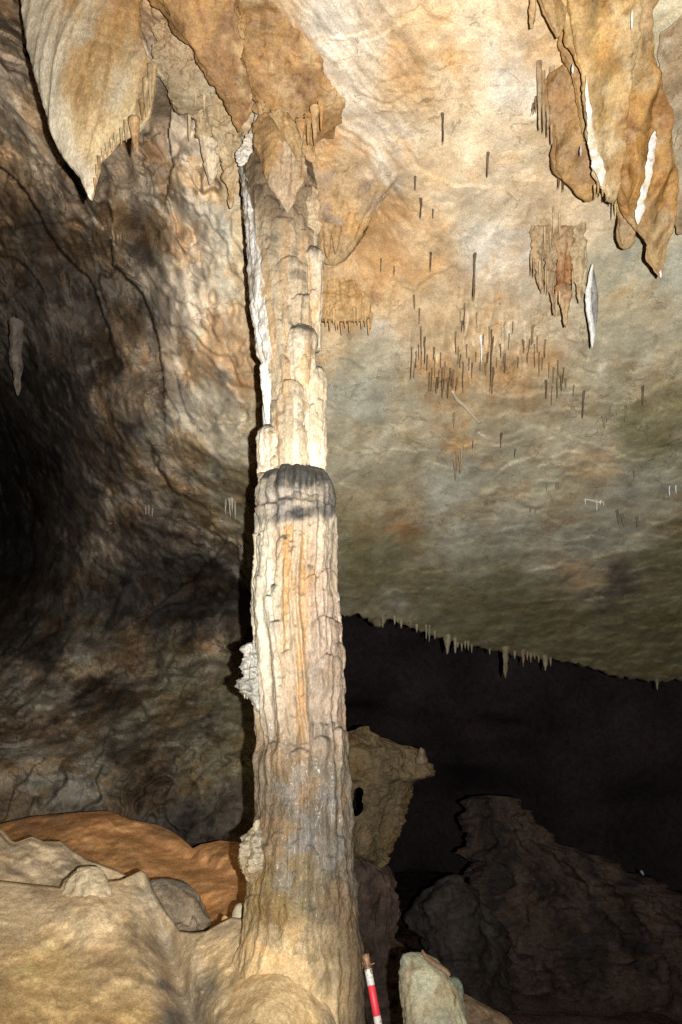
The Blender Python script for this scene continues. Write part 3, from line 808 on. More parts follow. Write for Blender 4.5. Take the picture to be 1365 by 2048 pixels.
def lobe(name, top, bot, l, r, col, taper=0.8, prot=0.5, mat=M_COLUMN, seed=0.0, dome=0.13, shift=0.0, flute=(5.0, 0.010), nseg=100, nrow=130):
    """a hanging flowstone lobe: rounded brow, straight fluted skirt, sinking into the shaft below"""
    s = np.linspace(0, 1, 60) ** 1.6
    dome = min(0.45, 0.62 * (r - l) / (bot - top))
    prof = np.where(s < dome, np.sqrt(np.clip(1 - (1 - s / dome) ** 2, 0, 1)), 1 - (1 - taper) * (s - dome) / (1 - dome))
    c0 = (l + r) / 2; hw = (r - l) / 2
    rows = [(top + (bot - top) * si, c0 + shift * si - hw * max(p, 0.05), c0 + shift * si + hw * max(p, 0.05)) for si, p in zip(s, prof)]
    def pos(px, py):
        out = []
        for x, y in zip(np.atleast_1d(px), np.atleast_1d(py)):
            L_, R_ = shaft_at(y)
            P = at(np.array(x), np.array(y), YC); _, _, vd = project(P[None])
            k = vd[0] / F
            w = (R_ - L_) / 2 * k; dx = (x - (L_ + R_) / 2) * k
            front = math.sqrt(max(w * w - dx * dx, (0.25 * w) ** 2)) * 0.92
            si = (y - top) / (bot - top)
            wl = hw * k
            yy = YC - front + wl * (1 - prot) * 0.8 + max(0, si - 0.75) * 4 * wl * prot * 0.9
            out.append(at(np.array(x), np.array(y), yy))
        return np.array(out)
    sub = [(top + (bot - top) * _tr.uniform(0, 0.5), top + (bot - top) * _tr.uniform(0.6, 1.3), x_ - 5, x_ + 6, _tr.uniform(0.5, 1.1), 0.5) for x_ in np.arange(l + 4, r, 7.0)] + [(top - 1, top + (bot - top) * 0.35, l - 3, r + 3, 0.6, 0.9)]
    base_t = mottled(col, seed, 4.0, amt=0.18)
    def lt(V, u, th, d):
        d, brow = d
        T = base_t(V, u, th, d)
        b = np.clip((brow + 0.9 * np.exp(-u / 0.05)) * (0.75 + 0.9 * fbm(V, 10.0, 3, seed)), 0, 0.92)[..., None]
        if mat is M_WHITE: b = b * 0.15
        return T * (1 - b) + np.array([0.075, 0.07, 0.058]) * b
    return loft(name, rows, pos, mat, lt, ratio=0.8, nseg=nseg, nrow=nrow, flute=flute, tier=sub, rough=(0.012, 12.0), zs=0.5, parent=col_root, seed=seed)

CRM = [(0.50, 0.41, 0.285), (0.42, 0.295, 0.16)]
CRW = [(0.53, 0.46, 0.345), (0.46, 0.37, 0.24)]
WHT = [(0.72, 0.70, 0.65)]
PNK = [(0.27, 0.20, 0.14), (0.30, 0.20, 0.11)]
LOBES = [(494, 700, 600, 646, CRM, .74, .45), (650, 800, 569, 636, CRM, .6, .45), (733, 964, 600, 653, CRW, .85, .5), (850, 966, 515, 578, CRW, .82, .62), (776, 966, 572, 606, CRM, .95, .15)]
for i, (a, b, l, r, c, tp, pr) in enumerate(LOBES):
    lobe('flowstone_lobe', a, b, l, r, c, taper=tp, prot=pr + 0.22, seed=3.7 * i + 1)

# white ribbon of fresh calcite down the left edge, and the white lobe under it
coat['label'] = 'bright white calcite film'
for q_, rows_ in enumerate([[(186, 520, 530), (200, 513, 537), (216, 509, 542), (232, 508, 538), (248, 505, 526), (262, 501, 514), (274, 498, 506)], [(268, 494, 506), (282, 486, 509), (296, 480, 508), (310, 475, 503), (322, 473, 494), (332, 477, 486)]]):
    loft('white_crust', rows_, plane(YC - 0.10), M_WHITE, mottled([(0.66, 0.63, 0.56), (0.5, 0.44, 0.34)], 6.0 + q_, 8.0, streak=False, amt=0.25), ratio=0.35, nseg=60, nrow=70, rough=(0.022, 22.0), edge=0.1, rag=6, parent=col_root, seed=6.0 + q_)
lobe('white_lobe', 722, 880, 522, 549, [(0.74, 0.71, 0.63), (0.62, 0.55, 0.43)], taper=0.55, prot=0.8, mat=M_WHITE, seed=55.0, shift=10)
loft('grey_lobe', [(795, 528, 534), (815, 525, 540), (850, 526, 545), (880, 530, 540)], plane(YC + 0.05), M_COLUMN, mottled([(0.4, 0.4, 0.36)], 3.0), nseg=32, nrow=24, parent=col_root)
wn = loft('white_nub', [(1178, 669, 673), (1190, 664, 679), (1230, 662, 681), (1258, 667, 680), (1275, 672, 679), (1290, 675, 678)], plane(YC + 0.05), M_WHITE, mottled(WHT, 9.0, amt=0.1), nseg=28, nrow=40, rough=(0.012, 14.0), parent=col_root, seed=9.0)
kn = loft('knob', [(1285, 499, 511), (1293, 491, 518), (1312, 489, 521), (1330, 487, 522), (1350, 481, 526), (1368, 477, 528), (1382, 481, 528), (1392, 492, 530), (1405, 503, 530), (1425, 512, 532)],
     plane(YC - 0.08), M_WET, mottled([(0.34, 0.32, 0.27), (0.25, 0.22, 0.17)], 5.0, streak=False), ratio=0.9, nseg=64, nrow=70, rough=(0.045, 16.0), edge=0.06, parent=col_root, seed=13.0)
kn['label'] = 'grey knobbly lump on the left side'
for i, (x, y0, y1) in enumerate([(490, 1384, 1398), (495, 1388, 1399)]):
    loft('drip_tip', [(y0, x - 3, x + 3), (y1 - 3, x - 1.5, x + 1.5), (y1, x - .6, x + .6)], plane(YC - 0.1), M_WET, mottled([(0.4, 0.34, 0.2)], 5.0), nseg=10, nrow=8, parent=col_root, rough=(0, 1))
sh = loft('shelf', [(1638, 514, 522), (1655, 506, 526), (1668, 497, 532), (1688, 482, 545), (1700, 479, 552), (1722, 478, 552), (1738, 481, 546), (1750, 492, 540), (1775, 505, 535)],
     plane(YC - 0.13), M_WET, mottled([(0.34, 0.29, 0.20), (0.30, 0.24, 0.14)], 7.0), ratio=0.8, nseg=72, nrow=80, rough=(0.035, 14.0), flute=(6, 0.01), edge=0.04, parent=col_root, seed=21.0)

# ------------------------------------------------------------------ the mound, ledges and slopes of the floor
def bank(name, xs, crest, foot, rc, rf, mat, table, amp=0.05, fine=0.012, mid=None, back=(1.2, 2.4), power=1.0, nrow=160, sig=70, warp=25, seed=0.0, extra=None):
    """a rounded bank of flowstone: rises from foot to crest and falls away behind"""
    cx = np.array(crest, float); fx = np.array(foot, float)
    yc = np.interp(xs, cx[:, 0], cx[:, 1]); yf = np.interp(xs, fx[:, 0], fx[:, 1])
    s = np.linspace(0, 1, nrow)[:, None]
    PX = np.repeat(xs[None], nrow, 0)
    PY = yc[None] + (yf - yc)[None] * s ** 1.25
    a = np.interp(xs, *np.array(rc, float).T); b = np.interp(xs, *np.array(rf, float).T)
    dxs = xs[1] - xs[0]; kw_ = np.exp(-(np.arange(-160, 160 + dxs, dxs) / 75.0) ** 2); kw_ /= kw_.sum()
    pad = len(kw_) // 2
    sm = lambda q: np.convolve(np.pad(q, (pad, len(kw_) - 1 - pad), mode='edge'), kw_, 'valid')
    yr = sm(yc); a = 0.45 * a + 0.55 * sm(a)
    tq = (PY - yr[None]) / (yf - yr)[None]
    R = a[None] + (b - a)[None] * np.sign(tq) * np.abs(tq) ** power
    if extra is not None: R = R + extra(PX, PY)
    br_ = np.random.default_rng(int(seed * 10))
    for _ in range(60):                       # drip pits and small nodules
        fx_, fy_, fs_ = br_.uniform(xs[0], xs[-1]), br_.uniform(yc.min(), 2060), br_.uniform(5, 16)
        R = R + br_.uniform(-0.025, 0.02) * np.exp(-((PX - fx_) ** 2 + ((PY - fy_) * 1.4) ** 2) / fs_ ** 2)
    V = at_r(PX, PY, R)
    n = amp * fbm(V, 1.7, 4, seed) + fine * fbm(V, 9.0, 4, seed + 4, 0.6) - 0.25 * amp * ridged(V, 2.4, 3, seed + 9)
    V = at_r(PX, PY, R - n * np.clip(s * 12, 0.25, 1))
    wx = warp * fbm(V, 2.5, 4, seed + 1); wy = warp * fbm(V, 2.5, 4, seed + 2)
    T = blend_tint(PX + wx, PY + wy, table, sig)
    T = T * (1 + 0.22 * fbm(V, 4.0, 5, seed + 6, 0.6))[..., None]
    T = T * (1 - 0.28 * sstep(0.22, 0.34, fbm(V, 2.6, 5, seed + 16, 0.6)))[..., None] * (1 + 0.18 * sstep(0.2, 0.3, fbm(V, 3.5, 5, seed + 26, 0.65)))[..., None]
    top = V[0]; rows = []
    for k, (dy, dz) in enumerate([(0.03, 0.004), (0.10, -0.02), (0.3, -0.15), (back[0], -back[1] * 0.5), (back[0] * 1.6, -back[1])]):
        q = top.copy(); q[:, 1] += dy; q[:, 2] += dz
        rows.append(q)
    V = np.concatenate([np.array(rows)[::-1], V], 0)
    T = np.concatenate([np.repeat(T[:1], len(rows), 0), T], 0)
    return mesh_grid(name, V, mat=mat, tint=T, flip=True)

YL = (0.68, 0.485, 0.245); YP = (0.72, 0.54, 0.31); GY = (0.44, 0.36, 0.245); DG = (0.17, 0.16, 0.14); PG = (0.62, 0.47, 0.285); OY = (0.78, 0.53, 0.235)
mound_tab = [(0, 1850, YP), (60, 1950, OY), (30, 2040, OY), (180, 1850, YP), (150, 2000, OY), (250, 2040, OY), (260, 1930, YL), (230, 1800, YP), (290, 1850, PG, 50), (300, 1790, GY, 40), (330, 1900, GY, 45), (320, 1960, DG, 30), (350, 1990, GY, 45), (335, 2045, DG, 40),
             (380, 2030, GY, 45), (390, 1900, YP, 45), (380, 1950, PG, 45), (420, 1980, GY, 35), (470, 1850, PG), (460, 1910, YL), (520, 1950, YL), (500, 2020, YL), (580, 2000, YL), (560, 1900, YL), (620, 2040, OY), (680, 2040, GY), (690, 1960, GY), (650, 1920, GY), (720, 2000, GY), (100, 1760, PG), (0, 1780, YP), (450, 2046, PG, 40), (300, 2200, YL), (0, 2250, YL), (600, 2250, YL), (750, 2200, GY)]
def mound_extra(PX, PY):
    e = 0.22 * np.exp(-((PX - (322 + (PY - 1850) * 0.30)) / 30) ** 2) * sstep(1800, 1900, PY)      # the gully of grey flowstone
    e = e - 0.10 * np.exp(-((PX - 180) / 60) ** 2 - ((PY - 1830) / 45) ** 2)
    e = e - 0.03 * np.exp(-((PX - 530) / 90) ** 2 - ((PY - 1990) / 60) ** 2)
    e = e - 0.15 * np.exp(-((PX - 520) / 140) ** 2 - ((PY - 2060) / 130) ** 2)      # apron swelling up against the foot of the column
    e = e + 0.06 * np.exp(-((PX - 410) / 25) ** 2) * sstep(1880, 1960, PY)
    return e
mound = bank('flowstone_mound', np.arange(-420, 800, 2.6), [(-420, 1730), (-100, 1760), (0, 1765), (60, 1772), (120, 1778), (240, 1762), (262, 1752), (280, 1743), (289, 1748), (300, 1778), (330, 1828), (358, 1866), (385, 1869), (410, 1866), (440, 1848), (462, 1838), (480, 1840), (520, 1866), (560, 1892), (610, 1922), (660, 1960), (695, 2000), (715, 2040), (730, 2080), (745, 2110), (800, 2200)],
     [(-420, 2420), (800, 2420)], [(-420, 4.75), (0, 4.7), (240, 4.6), (285, 4.62), (360, 4.5), (460, 4.33), (490, 4.2), (520, 4.06), (560, 3.96), (610, 3.92), (660, 3.94), (700, 4.04), (725, 4.16), (800, 4.1)], [(-420, 3.2), (0, 3.0), (400, 3.1), (600, 3.25), (800, 3.4)],
     M_MOUND, mound_tab, amp=0.05, fine=0.014, power=0.9, nrow=230, seed=2.5, extra=mound_extra, back=(0.5, 2.2))
tag(mound, 'rounded yellow flowstone mound with a grey gully at the foot of the column', 'flowstone mound')

boss = loft('flowstone_boss', [(1732, 168, 190), (1737, 156, 204), (1748, 143, 214), (1762, 132, 222), (1782, 124, 238), (1805, 118, 252), (1840, 108, 270), (1890, 96, 290)], lambda px, py: at_r(px, py, np.interp(py, [1735, 1790, 1850, 1890], [4.60, 4.60, 4.62, 4.68])), M_MOUND,
     mottled([(0.66, 0.53, 0.33), (0.60, 0.47, 0.28)], 4.0, streak=False), ratio=0.8, tmax=0.15, nseg=120, nrow=100, rough=(0.03, 7.0), crag=0.05, seed=31.0, origin='base')
tag(boss, 'pale rounded boss standing on the yellow mound', 'boss')
nub = loft('stalagmite', [(1806, 476, 486), (1811, 470, 491), (1822, 466, 494), (1845, 462, 500), (1870, 455, 510)], radial(4.42), M_MOUND, mottled([(0.46, 0.40, 0.27)], 4.0, streak=False), nseg=48, nrow=36, rough=(0.015, 10.0), seed=3.0, origin='base')
tag(nub, 'small blunt stalagmite stub against the left foot of the column', 'stalagmite')
nub = loft('stalagmite', [(1830, 448, 452), (1834, 444, 456), (1842, 443, 458), (1856, 440, 462)], radial(4.62), M_CLAY, mottled([(0.46, 0.26, 0.10)], 4.0, streak=False), nseg=24, nrow=16, rough=(0.01, 10.0), seed=6.0, origin='base')
tag(nub, 'tiny orange stub beside the blunt stalagmite at the column foot', 'stalagmite')

ledge_tab = [(0, 1680, PG), (60, 1720, PG), (130, 1720, PG), (40, 1735, DG, 18), (80, 1728, DG, 14), (56, 1740, DG, 12), (0, 1760, YP), (150, 1750, GY), (200, 1745, PG), (280, 1770, PG), (-200, 1700, GY)]
led = bank('flowstone_ledge', np.arange(-420, 330, 2.6), [(-420, 1630), (-60, 1644), (0, 1660), (18, 1682), (30, 1686), (62, 1674), (84, 1684), (120, 1684), (145, 1704), (175, 1722), (230, 1742), (262, 1758), (300, 1790), (330, 1840)],
     [(-420, 1860), (330, 1900)], [(-420, 5.7), (0, 5.6), (150, 5.5), (330, 5.3)], [(-420, 4.9), (0, 4.85), (330, 4.8)], M_MOUND, ledge_tab, amp=0.10, fine=0.02, nrow=90, seed=8.0, back=(0.5, 2.0))
tag(led, 'cracked grey flowstone ledge behind the pale boss', 'rock ledge')

OR = (0.80, 0.42, 0.17); OD = (0.64, 0.32, 0.13); OB = (0.55, 0.34, 0.18); OL = (0.82, 0.47, 0.21)
or_tab = [(0, 1660, OR), (100, 1650, OD), (200, 1635, OD), (250, 1680, OR), (350, 1700, OD), (300, 1740, OR), (400, 1730, OR), (450, 1720, OR), (430, 1790, OR), (470, 1800, OD), (60, 1640, OB, 40), (390, 1700, OD, 30), (200, 1720, OR), (480, 1690, OD), (520, 1700, OD), (-200, 1650, OR), (280, 1710, OL, 30), (340, 1745, OL, 30), (180, 1690, OL, 25), (410, 1760, OL, 25), (330, 1670, OB, 25), (120, 1640, OB, 30)]
slope = bank('flowstone_slope', np.arange(-420, 640, 2.8), [(-420, 1640), (-60, 1652), (0, 1648), (60, 1634), (150, 1626), (215, 1622), (240, 1632), (262, 1640), (320, 1652), (350, 1668), (372, 1686), (385, 1698), (400, 1690), (440, 1682), (470, 1685), (520, 1690), (640, 1700)],
     [(-420, 1900), (640, 1920)], [(-420, 8.6), (0, 8.2), (250, 7.8), (380, 7.4), (400, 7.2), (640, 7.0)], [(-420, 6.2), (300, 5.8), (480, 5.2), (640, 5.2)], M_CLAY, or_tab, amp=0.10, fine=0.010, nrow=120, seed=12.0, power=0.8, back=(0.8, 2.0),
     extra=lambda X, Y: 0.14 * np.exp(-((Y - (1560 + X * 0.42)) / 22) ** 2) * sstep(200, 330, X))
tag(slope, 'smooth orange flowstone slope behind the yellow mound', 'flowstone slope')

bld = loft('boulder', [(1757, 305, 345), (1762, 297, 356), (1772, 291, 376), (1790, 290, 396), (1820, 296, 412), (1838, 306, 421), (1855, 318, 412), (1872, 330, 392), (1885, 345, 380)], radial(5.15), M_WALL,
     mottled([(0.27, 0.24, 0.20), (0.30, 0.23, 0.15)], 14.0, streak=False), ratio=0.9, nseg=90, nrow=70, rough=(0.03, 6.0), crag=0.05, seed=17.0, origin='base')
tag(bld, 'rounded grey boulder in the dip between the orange slope and the mound', 'boulder')

# ------------------------------------------------------------------ dim formations in the right-hand dark
bk = loft('flowstone_bracket', [(1452, 728, 740), (1462, 700, 748), (1472, 640, 764), (1488, 636, 800), (1502, 634, 842), (1528, 632, 860), (1550, 632, 862), (1562, 632, 842), (1570, 634, 828), (1600, 640, 815), (1650, 650, 810), (1690, 670, 800), (1712, 700, 785), (1726, 742, 776), (1736, 758, 770)],
     radial(9.8), M_WALL, mottled([(0.19, 0.145, 0.08), (0.18, 0.12, 0.052)], 9.0, 1.4), ratio=0.5, nseg=260, nrow=220, rough=(0.06, 4.0), crag=0.10, edge=0.04, seed=41.0,
     hole=lambda x, y: ((x - (716 + (1600 - y) * 0.12)) / 13) ** 2 + ((y - 1606) / 28) ** 2 < 1 + 0.35 * np.sin(y * 0.16))
tag(bk, 'broad brown flowstone bracket jutting out behind the right side of the column', 'flowstone')
for i, (x, y0, y1, w_) in enumerate([(842, 1494, 1530, 12)]):
    loft('knob', [(y0, x - 2, x + 2), (y0 + 5, x - w_ * .7, x + w_ * .7), (y1, x - w_, x + w_)], radial(9.3), M_WALL, mottled([(0.19, 0.145, 0.09)], 2.0), nseg=24, nrow=20, rough=(0.03, 8.0), crag=0.06, parent=bk, seed=i)
pd = loft('rock_pedestal', [(1700, 690, 730), (1725, 684, 765), (1742, 680, 785), (1762, 680, 796), (1800, 680, 799), (1840, 680, 797), (1872, 680, 798), (1890, 680, 812), (1940, 676, 830), (2060, 670, 850), (2250, 650, 900)],
     radial(10.2), M_FAR, mottled([(0.15, 0.105, 0.08), (0.11, 0.08, 0.065)], 19.0, 1.2), ratio=0.7, nseg=110, nrow=120, rough=(0.08, 3.0), crag=0.14, edge=0.03, seed=47.0, origin='base')
tag(pd, 'dark brown rock pedestal beneath the bracket, just right of the column', 'rock')
tl = loft('rock_pinnacle', [(1590, 966, 984), (1596, 952, 1004), (1606, 932, 1018), (1615, 926, 1026), (1640, 934, 1055), (1662, 938, 1095), (1690, 936, 1150), (1704, 931, 1190), (1716, 940, 1215), (1728, 952, 1245), (1760, 948, 1310), (1800, 946, 1370), (1900, 905, 1480), (2000, 880, 1580), (2100, 860, 1620), (2230, 850, 1650)],
     radial(14.2), M_FAR, mottled([(0.12, 0.086, 0.068), (0.06, 0.049, 0.043)], 29.0, 0.9), ratio=0.35, nseg=240, nrow=200, rough=(0.34, 1.1), crag=0.24, edge=0.03, rag=16, rlim=0.3, seed=53.0, origin='base')
tag(tl, 'jagged dim brown rock pinnacle in the dark to the right', 'rock')
b2 = loft('boulder', [(1748, 904, 918), (1756, 884, 930), (1768, 868, 944), (1785, 846, 962), (1808, 827, 980), (1856, 821, 1000), (1896, 834, 1012), (1960, 850, 1030), (2080, 850, 1060), (2200, 850, 1080)],
     radial(12.6), M_FAR, mottled([(0.09, 0.078, 0.07), (0.065, 0.054, 0.047)], 39.0, 0.9), ratio=0.7, nseg=120, nrow=110, rough=(0.22, 1.3), crag=0.14, edge=0.03, rag=8, seed=59.0, origin='base')
tag(b2, 'dim rounded grey boulder left of the jagged pinnacle', 'boulder')
gl = loft('glint', [(1740, 1282, 1284), (1743, 1281, 1287), (1747, 1283, 1289), (1751, 1286, 1288)], radial(13.5), M_WHITE, mottled([(0.42, 0.48, 0.60)], 1.0), nseg=16, nrow=10, rough=(0, 1))  # small solid whose pale blue colour stands for a glint of light
gl.location = gl.location
tag(gl, 'tiny pale bluish stand-in for a glint on the dark slope at far right', 'glint')
st = loft('stalagmite', [(1904, 812, 832), (1908, 805, 848), (1914, 802, 862), (1926, 800, 878), (1941, 799, 895), (1966, 800, 907), (1992, 802, 918), (2048, 808, 938), (2200, 800, 940), (2420, 790, 960)], radial(4.75, 4.6, 1900, 2200), M_MOUND,
     mottled([(0.40, 0.38, 0.25), (0.44, 0.36, 0.22), (0.36, 0.38, 0.29)], 6.0, 2.5, amt=0.2), ratio=0.8, nseg=110, nrow=130, rough=(0.022, 8.0), flute=(5, 0.008), edge=0.01, seed=67.0, origin='base')
tag(st, 'pale greenish stalagmite stump standing at the bottom right of the pole', 'stalagmite')
gr = loft('green_nub', [(1953, 903, 912), (1958, 900, 919), (1970, 902, 925), (1986, 904, 928), (2000, 900, 930)], radial(4.75), M_WET, mottled([(0.22, 0.26, 0.19)], 6.0), nseg=36, nrow=30, rough=(0.015, 14.0), parent=st, seed=3.0)
scr = loft('bark_scrap', [(1899, 843, 847), (1906, 843, 852), (1915, 847, 862), (1926, 858, 880), (1938, 876, 896), (1946, 890, 901), (1952, 897, 902)], radial(4.66), M_STRAW, mottled([(0.20, 0.13, 0.075), (0.13, 0.09, 0.06)], 8.0), ratio=0.6, nseg=28, nrow=40, rough=(0.012, 22.0), edge=0.12, seed=5.0)
tag(scr, 'scrap of brown bark lying on top of the pale stump', 'bark')
rk = loft('boulder', [(1984, 905, 922), (1996, 896, 945), (2012, 890, 975), (2030, 886, 1002), (2048, 880, 1020), (2120, 870, 1060), (2300, 850, 1120)], radial(5.2, 4.8, 1980, 2300), M_WALL, mottled([(0.22, 0.155, 0.095), (0.16, 0.12, 0.08)], 11.0, 2.5), ratio=0.8, nseg=100, nrow=80, rough=(0.04, 6.0), flute=(4, 0.012), seed=71.0, origin='base')
tag(rk, 'brown rock leaning against the right side of the pale stump', 'rock')

ORD = ['leftmost', 'second from left', 'third from left', 'fourth from left', 'fifth from left']
# ------------------------------------------------------------------ curtains and stalactites
def stalactite(label, cat, name, rows, pos, cols, mat=M_DRAPE, group=None, **kw):
    kw.setdefault('nseg', 64); kw.setdefault('nrow', 90)
    o = loft(name, rows, pos, mat, cols if callable(cols) else mottled(cols, kw.get('seed', 0.0), 2.2, amt=0.28), **kw)
    return tag(o, label, cat, group)

CURT = [(0.42, 0.31, 0.165), (0.35, 0.22, 0.095), (0.46, 0.375, 0.25)]
BRN = [(0.33, 0.185, 0.068), (0.24, 0.13, 0.05), (0.40, 0.26, 0.12)]
def curt_tint(V, u, th, d):
    px, py, _ = project(V)
    e = np.interp(py, [0, 60, 120, 200, 250, 300, 330, 398], [40, 50, 62, 83, 95, 117, 140, 178])
    w = (px - e) + 10 * fbm(V, 3.0, 3, 4.0)
    T = mottled(CURT, 81.0, 2.0, amt=0.2)(V, u, th, d)
    p = sstep(62, 20, w)[..., None]
    T = T * (1 - 0.8 * p) + np.array([0.50, 0.43, 0.31]) * 0.8 * p
    o = (sstep(120, 190, w) * sstep(-0.3, 0.3, fbm(V * np.array([3, 3, 0.5]), 1.5, 3, 14.0) + 0.003 * (150 - py)))[..., None]
    return T * (1 - 0.6 * o) + np.array([0.34, 0.185, 0.065]) * 0.6 * o
d1 = stalactite('huge pale tan flowstone curtain hanging at the upper left corner', 'flowstone curtain', 'flowstone_curtain',
    [(-160, -10, 300), (-60, 24, 285), (0, 42, 273), (60, 52, 277), (100, 59, 290), (125, 64, 311), (150, 71, 309), (200, 84, 301), (228, 91, 293), (240, 94, 284), (254, 98, 264), (270, 104, 240), (295, 115, 219), (320, 132, 202), (345, 153, 197), (370, 168, 190), (388, 175, 187), (399, 179, 184)],
    plane(2.95), curt_tint, ratio=0.14, tmin=0.02, tmax=0.06, nseg=220, nrow=260, wflute=(8.0, 0.022), rough=(0.004, 9.0), zs=0.4, seed=81.0, bend=0.16, sup=0.45, rag=3)
for i, (x, y0, y1, w_) in enumerate([(268, 240, 308, 13), (243, 262, 290, 4), (231, 272, 292, 4), (223, 285, 303, 3.5), (214, 292, 312, 4), (206, 303, 322, 4), (198, 318, 338, 4), (194, 335, 358, 4), (252, 246, 284, 5), (284, 205, 240, 6), (292, 160, 236, 7), (300, 130, 215, 6), (190, 362, 380, 3)]):
    dx = 7 if i == 0 else 1
    loft('drip_tip', [(y0 - 6, x - w_, x + w_), ((y0 + y1) / 2, x - w_ * .6 + dx * .4, x + w_ * .55 + dx * .4), (y1 - 3, x - w_ * .2 + dx, x + w_ * .2 + dx), (y1, x - .4 + dx, x + .4 + dx)], plane(2.9), M_DRAPE, mottled([(0.40, 0.30, 0.17), (0.33, 0.21, 0.10)], i * 2.0), nseg=14, nrow=20, parent=d1, rough=(0.008, 20.0), seed=i * 1.0)

stalactite('brown pointed flowstone curtain coming down left of the column top', 'flowstone curtain', 'flowstone_curtain',
    [(-120, 260, 560), (0, 300, 545), (40, 330, 548), (60, 346, 546), (100, 379, 540), (130, 402, 534), (160, 418, 526), (195, 440, 515), (225, 460, 504), (245, 470, 492), (258, 474, 481), (263, 476, 478)],
    hang(-120, -0.05, 260, 0.62), BRN, ratio=0.3, tmin=0.015, tmax=0.12, nseg=180, nrow=190, wflute=(6.0, 0.035), rough=(0.05, 5.0), seed=83.0, bend=0.2, sup=0.5, rag=4)
stalactite('grey tan fringed curtain beside the huge corner curtain', 'flowstone curtain', 'flowstone_curtain',
    [(30, 322, 345), (50, 319, 356), (80, 316, 385), (110, 313, 395), (140, 315, 408), (160, 328, 420), (180, 340, 428), (200, 350, 420), (214, 353, 400), (222, 355, 362), (226, 356, 358)],
    hang(30, -0.05, 225, 0.5), [(0.46, 0.36, 0.22), (0.38, 0.28, 0.16)], ratio=0.3, tmin=0.015, tmax=0.1, nseg=130, nrow=130, wflute=(11.0, 0.05), rough=(0.05, 8.0), seed=85.0, sup=0.5, rag=5)
stalactite('grey tan oblique curtain between the fringed curtain and the white crust', 'flowstone curtain', 'flowstone_curtain',
    [(110, 370, 430), (160, 376, 470), (200, 380, 480), (240, 392, 482), (258, 398, 482), (280, 430, 484), (320, 443, 482), (345, 446, 479), (375, 453, 472), (400, 457, 468), (417, 460, 463)],
    hang(110, -0.05, 415, 0.6), [(0.46, 0.34, 0.19), (0.42, 0.27, 0.12)], ratio=0.3, tmin=0.012, tmax=0.1, nseg=120, nrow=140, wflute=(11.0, 0.045), rough=(0.05, 8.0), seed=87.0, sup=0.5, rag=5)
stalactite('pale cone shaped stalactite left of the column top', 'stalactite', 'stalactite',
    [(235, 396, 404), (258, 397, 412), (270, 398, 424), (285, 400, 437), (300, 402, 441), (330, 408, 438), (350, 414, 432), (362, 418, 427), (371, 420, 423)],
    hang(235, 0.35, 370, 0.5), [(0.62, 0.50, 0.33)], ratio=0.7, nseg=48, nrow=60, flute=(4.0, 0.01), rough=(0.012, 12.0), seed=89.0)
for i, (x, y0, y1, w_, lab) in enumerate([(379, 205, 284, 4, 'thin dripstone spike below the grey tan curtains'), (357, 195, 226, 6, 'short tooth at the lower tip of the fringed curtain'), (409, 180, 230, 4, 'small spike on the oblique curtain above the pale cone'), (392, 170, 214, 3.5, 'slim spike hanging between the fringed and oblique curtains')]):
    stalactite(lab, 'stalactite', 'stalactite', [(y0, x - w_, x + w_), (y1 - 10, x - w_ * .5, x + w_ * .5), (y1, x - .6, x + .6)], hang(y0, 0.3, y1, 0.5), [(0.48, 0.36, 0.2)], ratio=0.8, nseg=16, nrow=24, rough=(0.008, 18.0), seed=i + 2.0)
stalactite('brown bulging flowstone lobe hanging over the top of the column', 'flowstone lobe', 'flowstone_lobe',
    [(228, 528, 560), (238, 519, 570), (252, 513, 583), (280, 511, 600), (310, 517, 610), (340, 529, 611), (370, 540, 604), (400, 556, 592), (414, 567, 584), (422, 573, 579), (426, 575, 577)],
    plane(3.74), [(0.33, 0.205, 0.09), (0.29, 0.165, 0.065), (0.40, 0.30, 0.19)], ratio=0.28, sup=0.55, nseg=120, nrow=120, wflute=(7.0, 0.03), rough=(0.025, 7.0), zs=0.5, seed=91.0, rag=4)
stalactite('brown ragged flowstone apron on the ceiling above the column head', 'flowstone curtain', 'flowstone_curtain',
    [(-140, 440, 560), (-40, 470, 580), (0, 478, 592), (60, 486, 612), (120, 494, 638), (170, 502, 664), (205, 512, 684), (228, 522, 690), (246, 534, 680), (262, 548, 660), (276, 562, 636), (288, 575, 610), (296, 584, 596)], hang(-140, -0.1, 296, 0.24), BRN, ratio=0.3, tmax=0.07, nseg=140, nrow=180, wflute=(7.0, 0.05), rough=(0.03, 8.0), zs=0.5, seed=94.0, sup=0.55, rag=7)
for i, (x, y0, y1, w_) in enumerate([(522, 215, 262, 5), (534, 230, 285, 6), (547, 240, 300, 5), (603, 250, 306, 6), (617, 240, 290, 5), (630, 225, 292, 6), (643, 215, 262, 4), (590, 262, 300, 5)]):
    stalactite('brown drip in the fringe under the apron above the column head, ' + ['leftmost', 'second from left', 'third from left', 'fifth from left', 'sixth from left', 'seventh from left', 'rightmost', 'fourth from left'][i], 'stalactite', 'stalactite', [(y0 - 12, x - w_ * 1.8, x + w_ * 1.8), (y0 + 8, x - w_, x + w_), (y1 - 8, x - w_ * .5, x + w_ * .5), (y1, x - .7, x + .7)], hang(y0, 0.45, y1, 0.6), BRN, group='fringe above the column head', ratio=0.7, nseg=20, nrow=30, rough=(0.012, 12.0), edge=0.15, seed=i * 2.0 + 0.5)
stalactite('small orange flowstone tongue right of the bulging lobe', 'flowstone lobe', 'flowstone_lobe',
    [(230, 560, 600), (262, 566, 618), (280, 578, 628), (300, 596, 632), (318, 612, 630), (325, 624, 628)], hang(230, 0.1, 325, 0.35), BRN, ratio=0.4, nseg=60, nrow=60, flute=(5.0, 0.015), rough=(0.02, 9.0), seed=93.0)
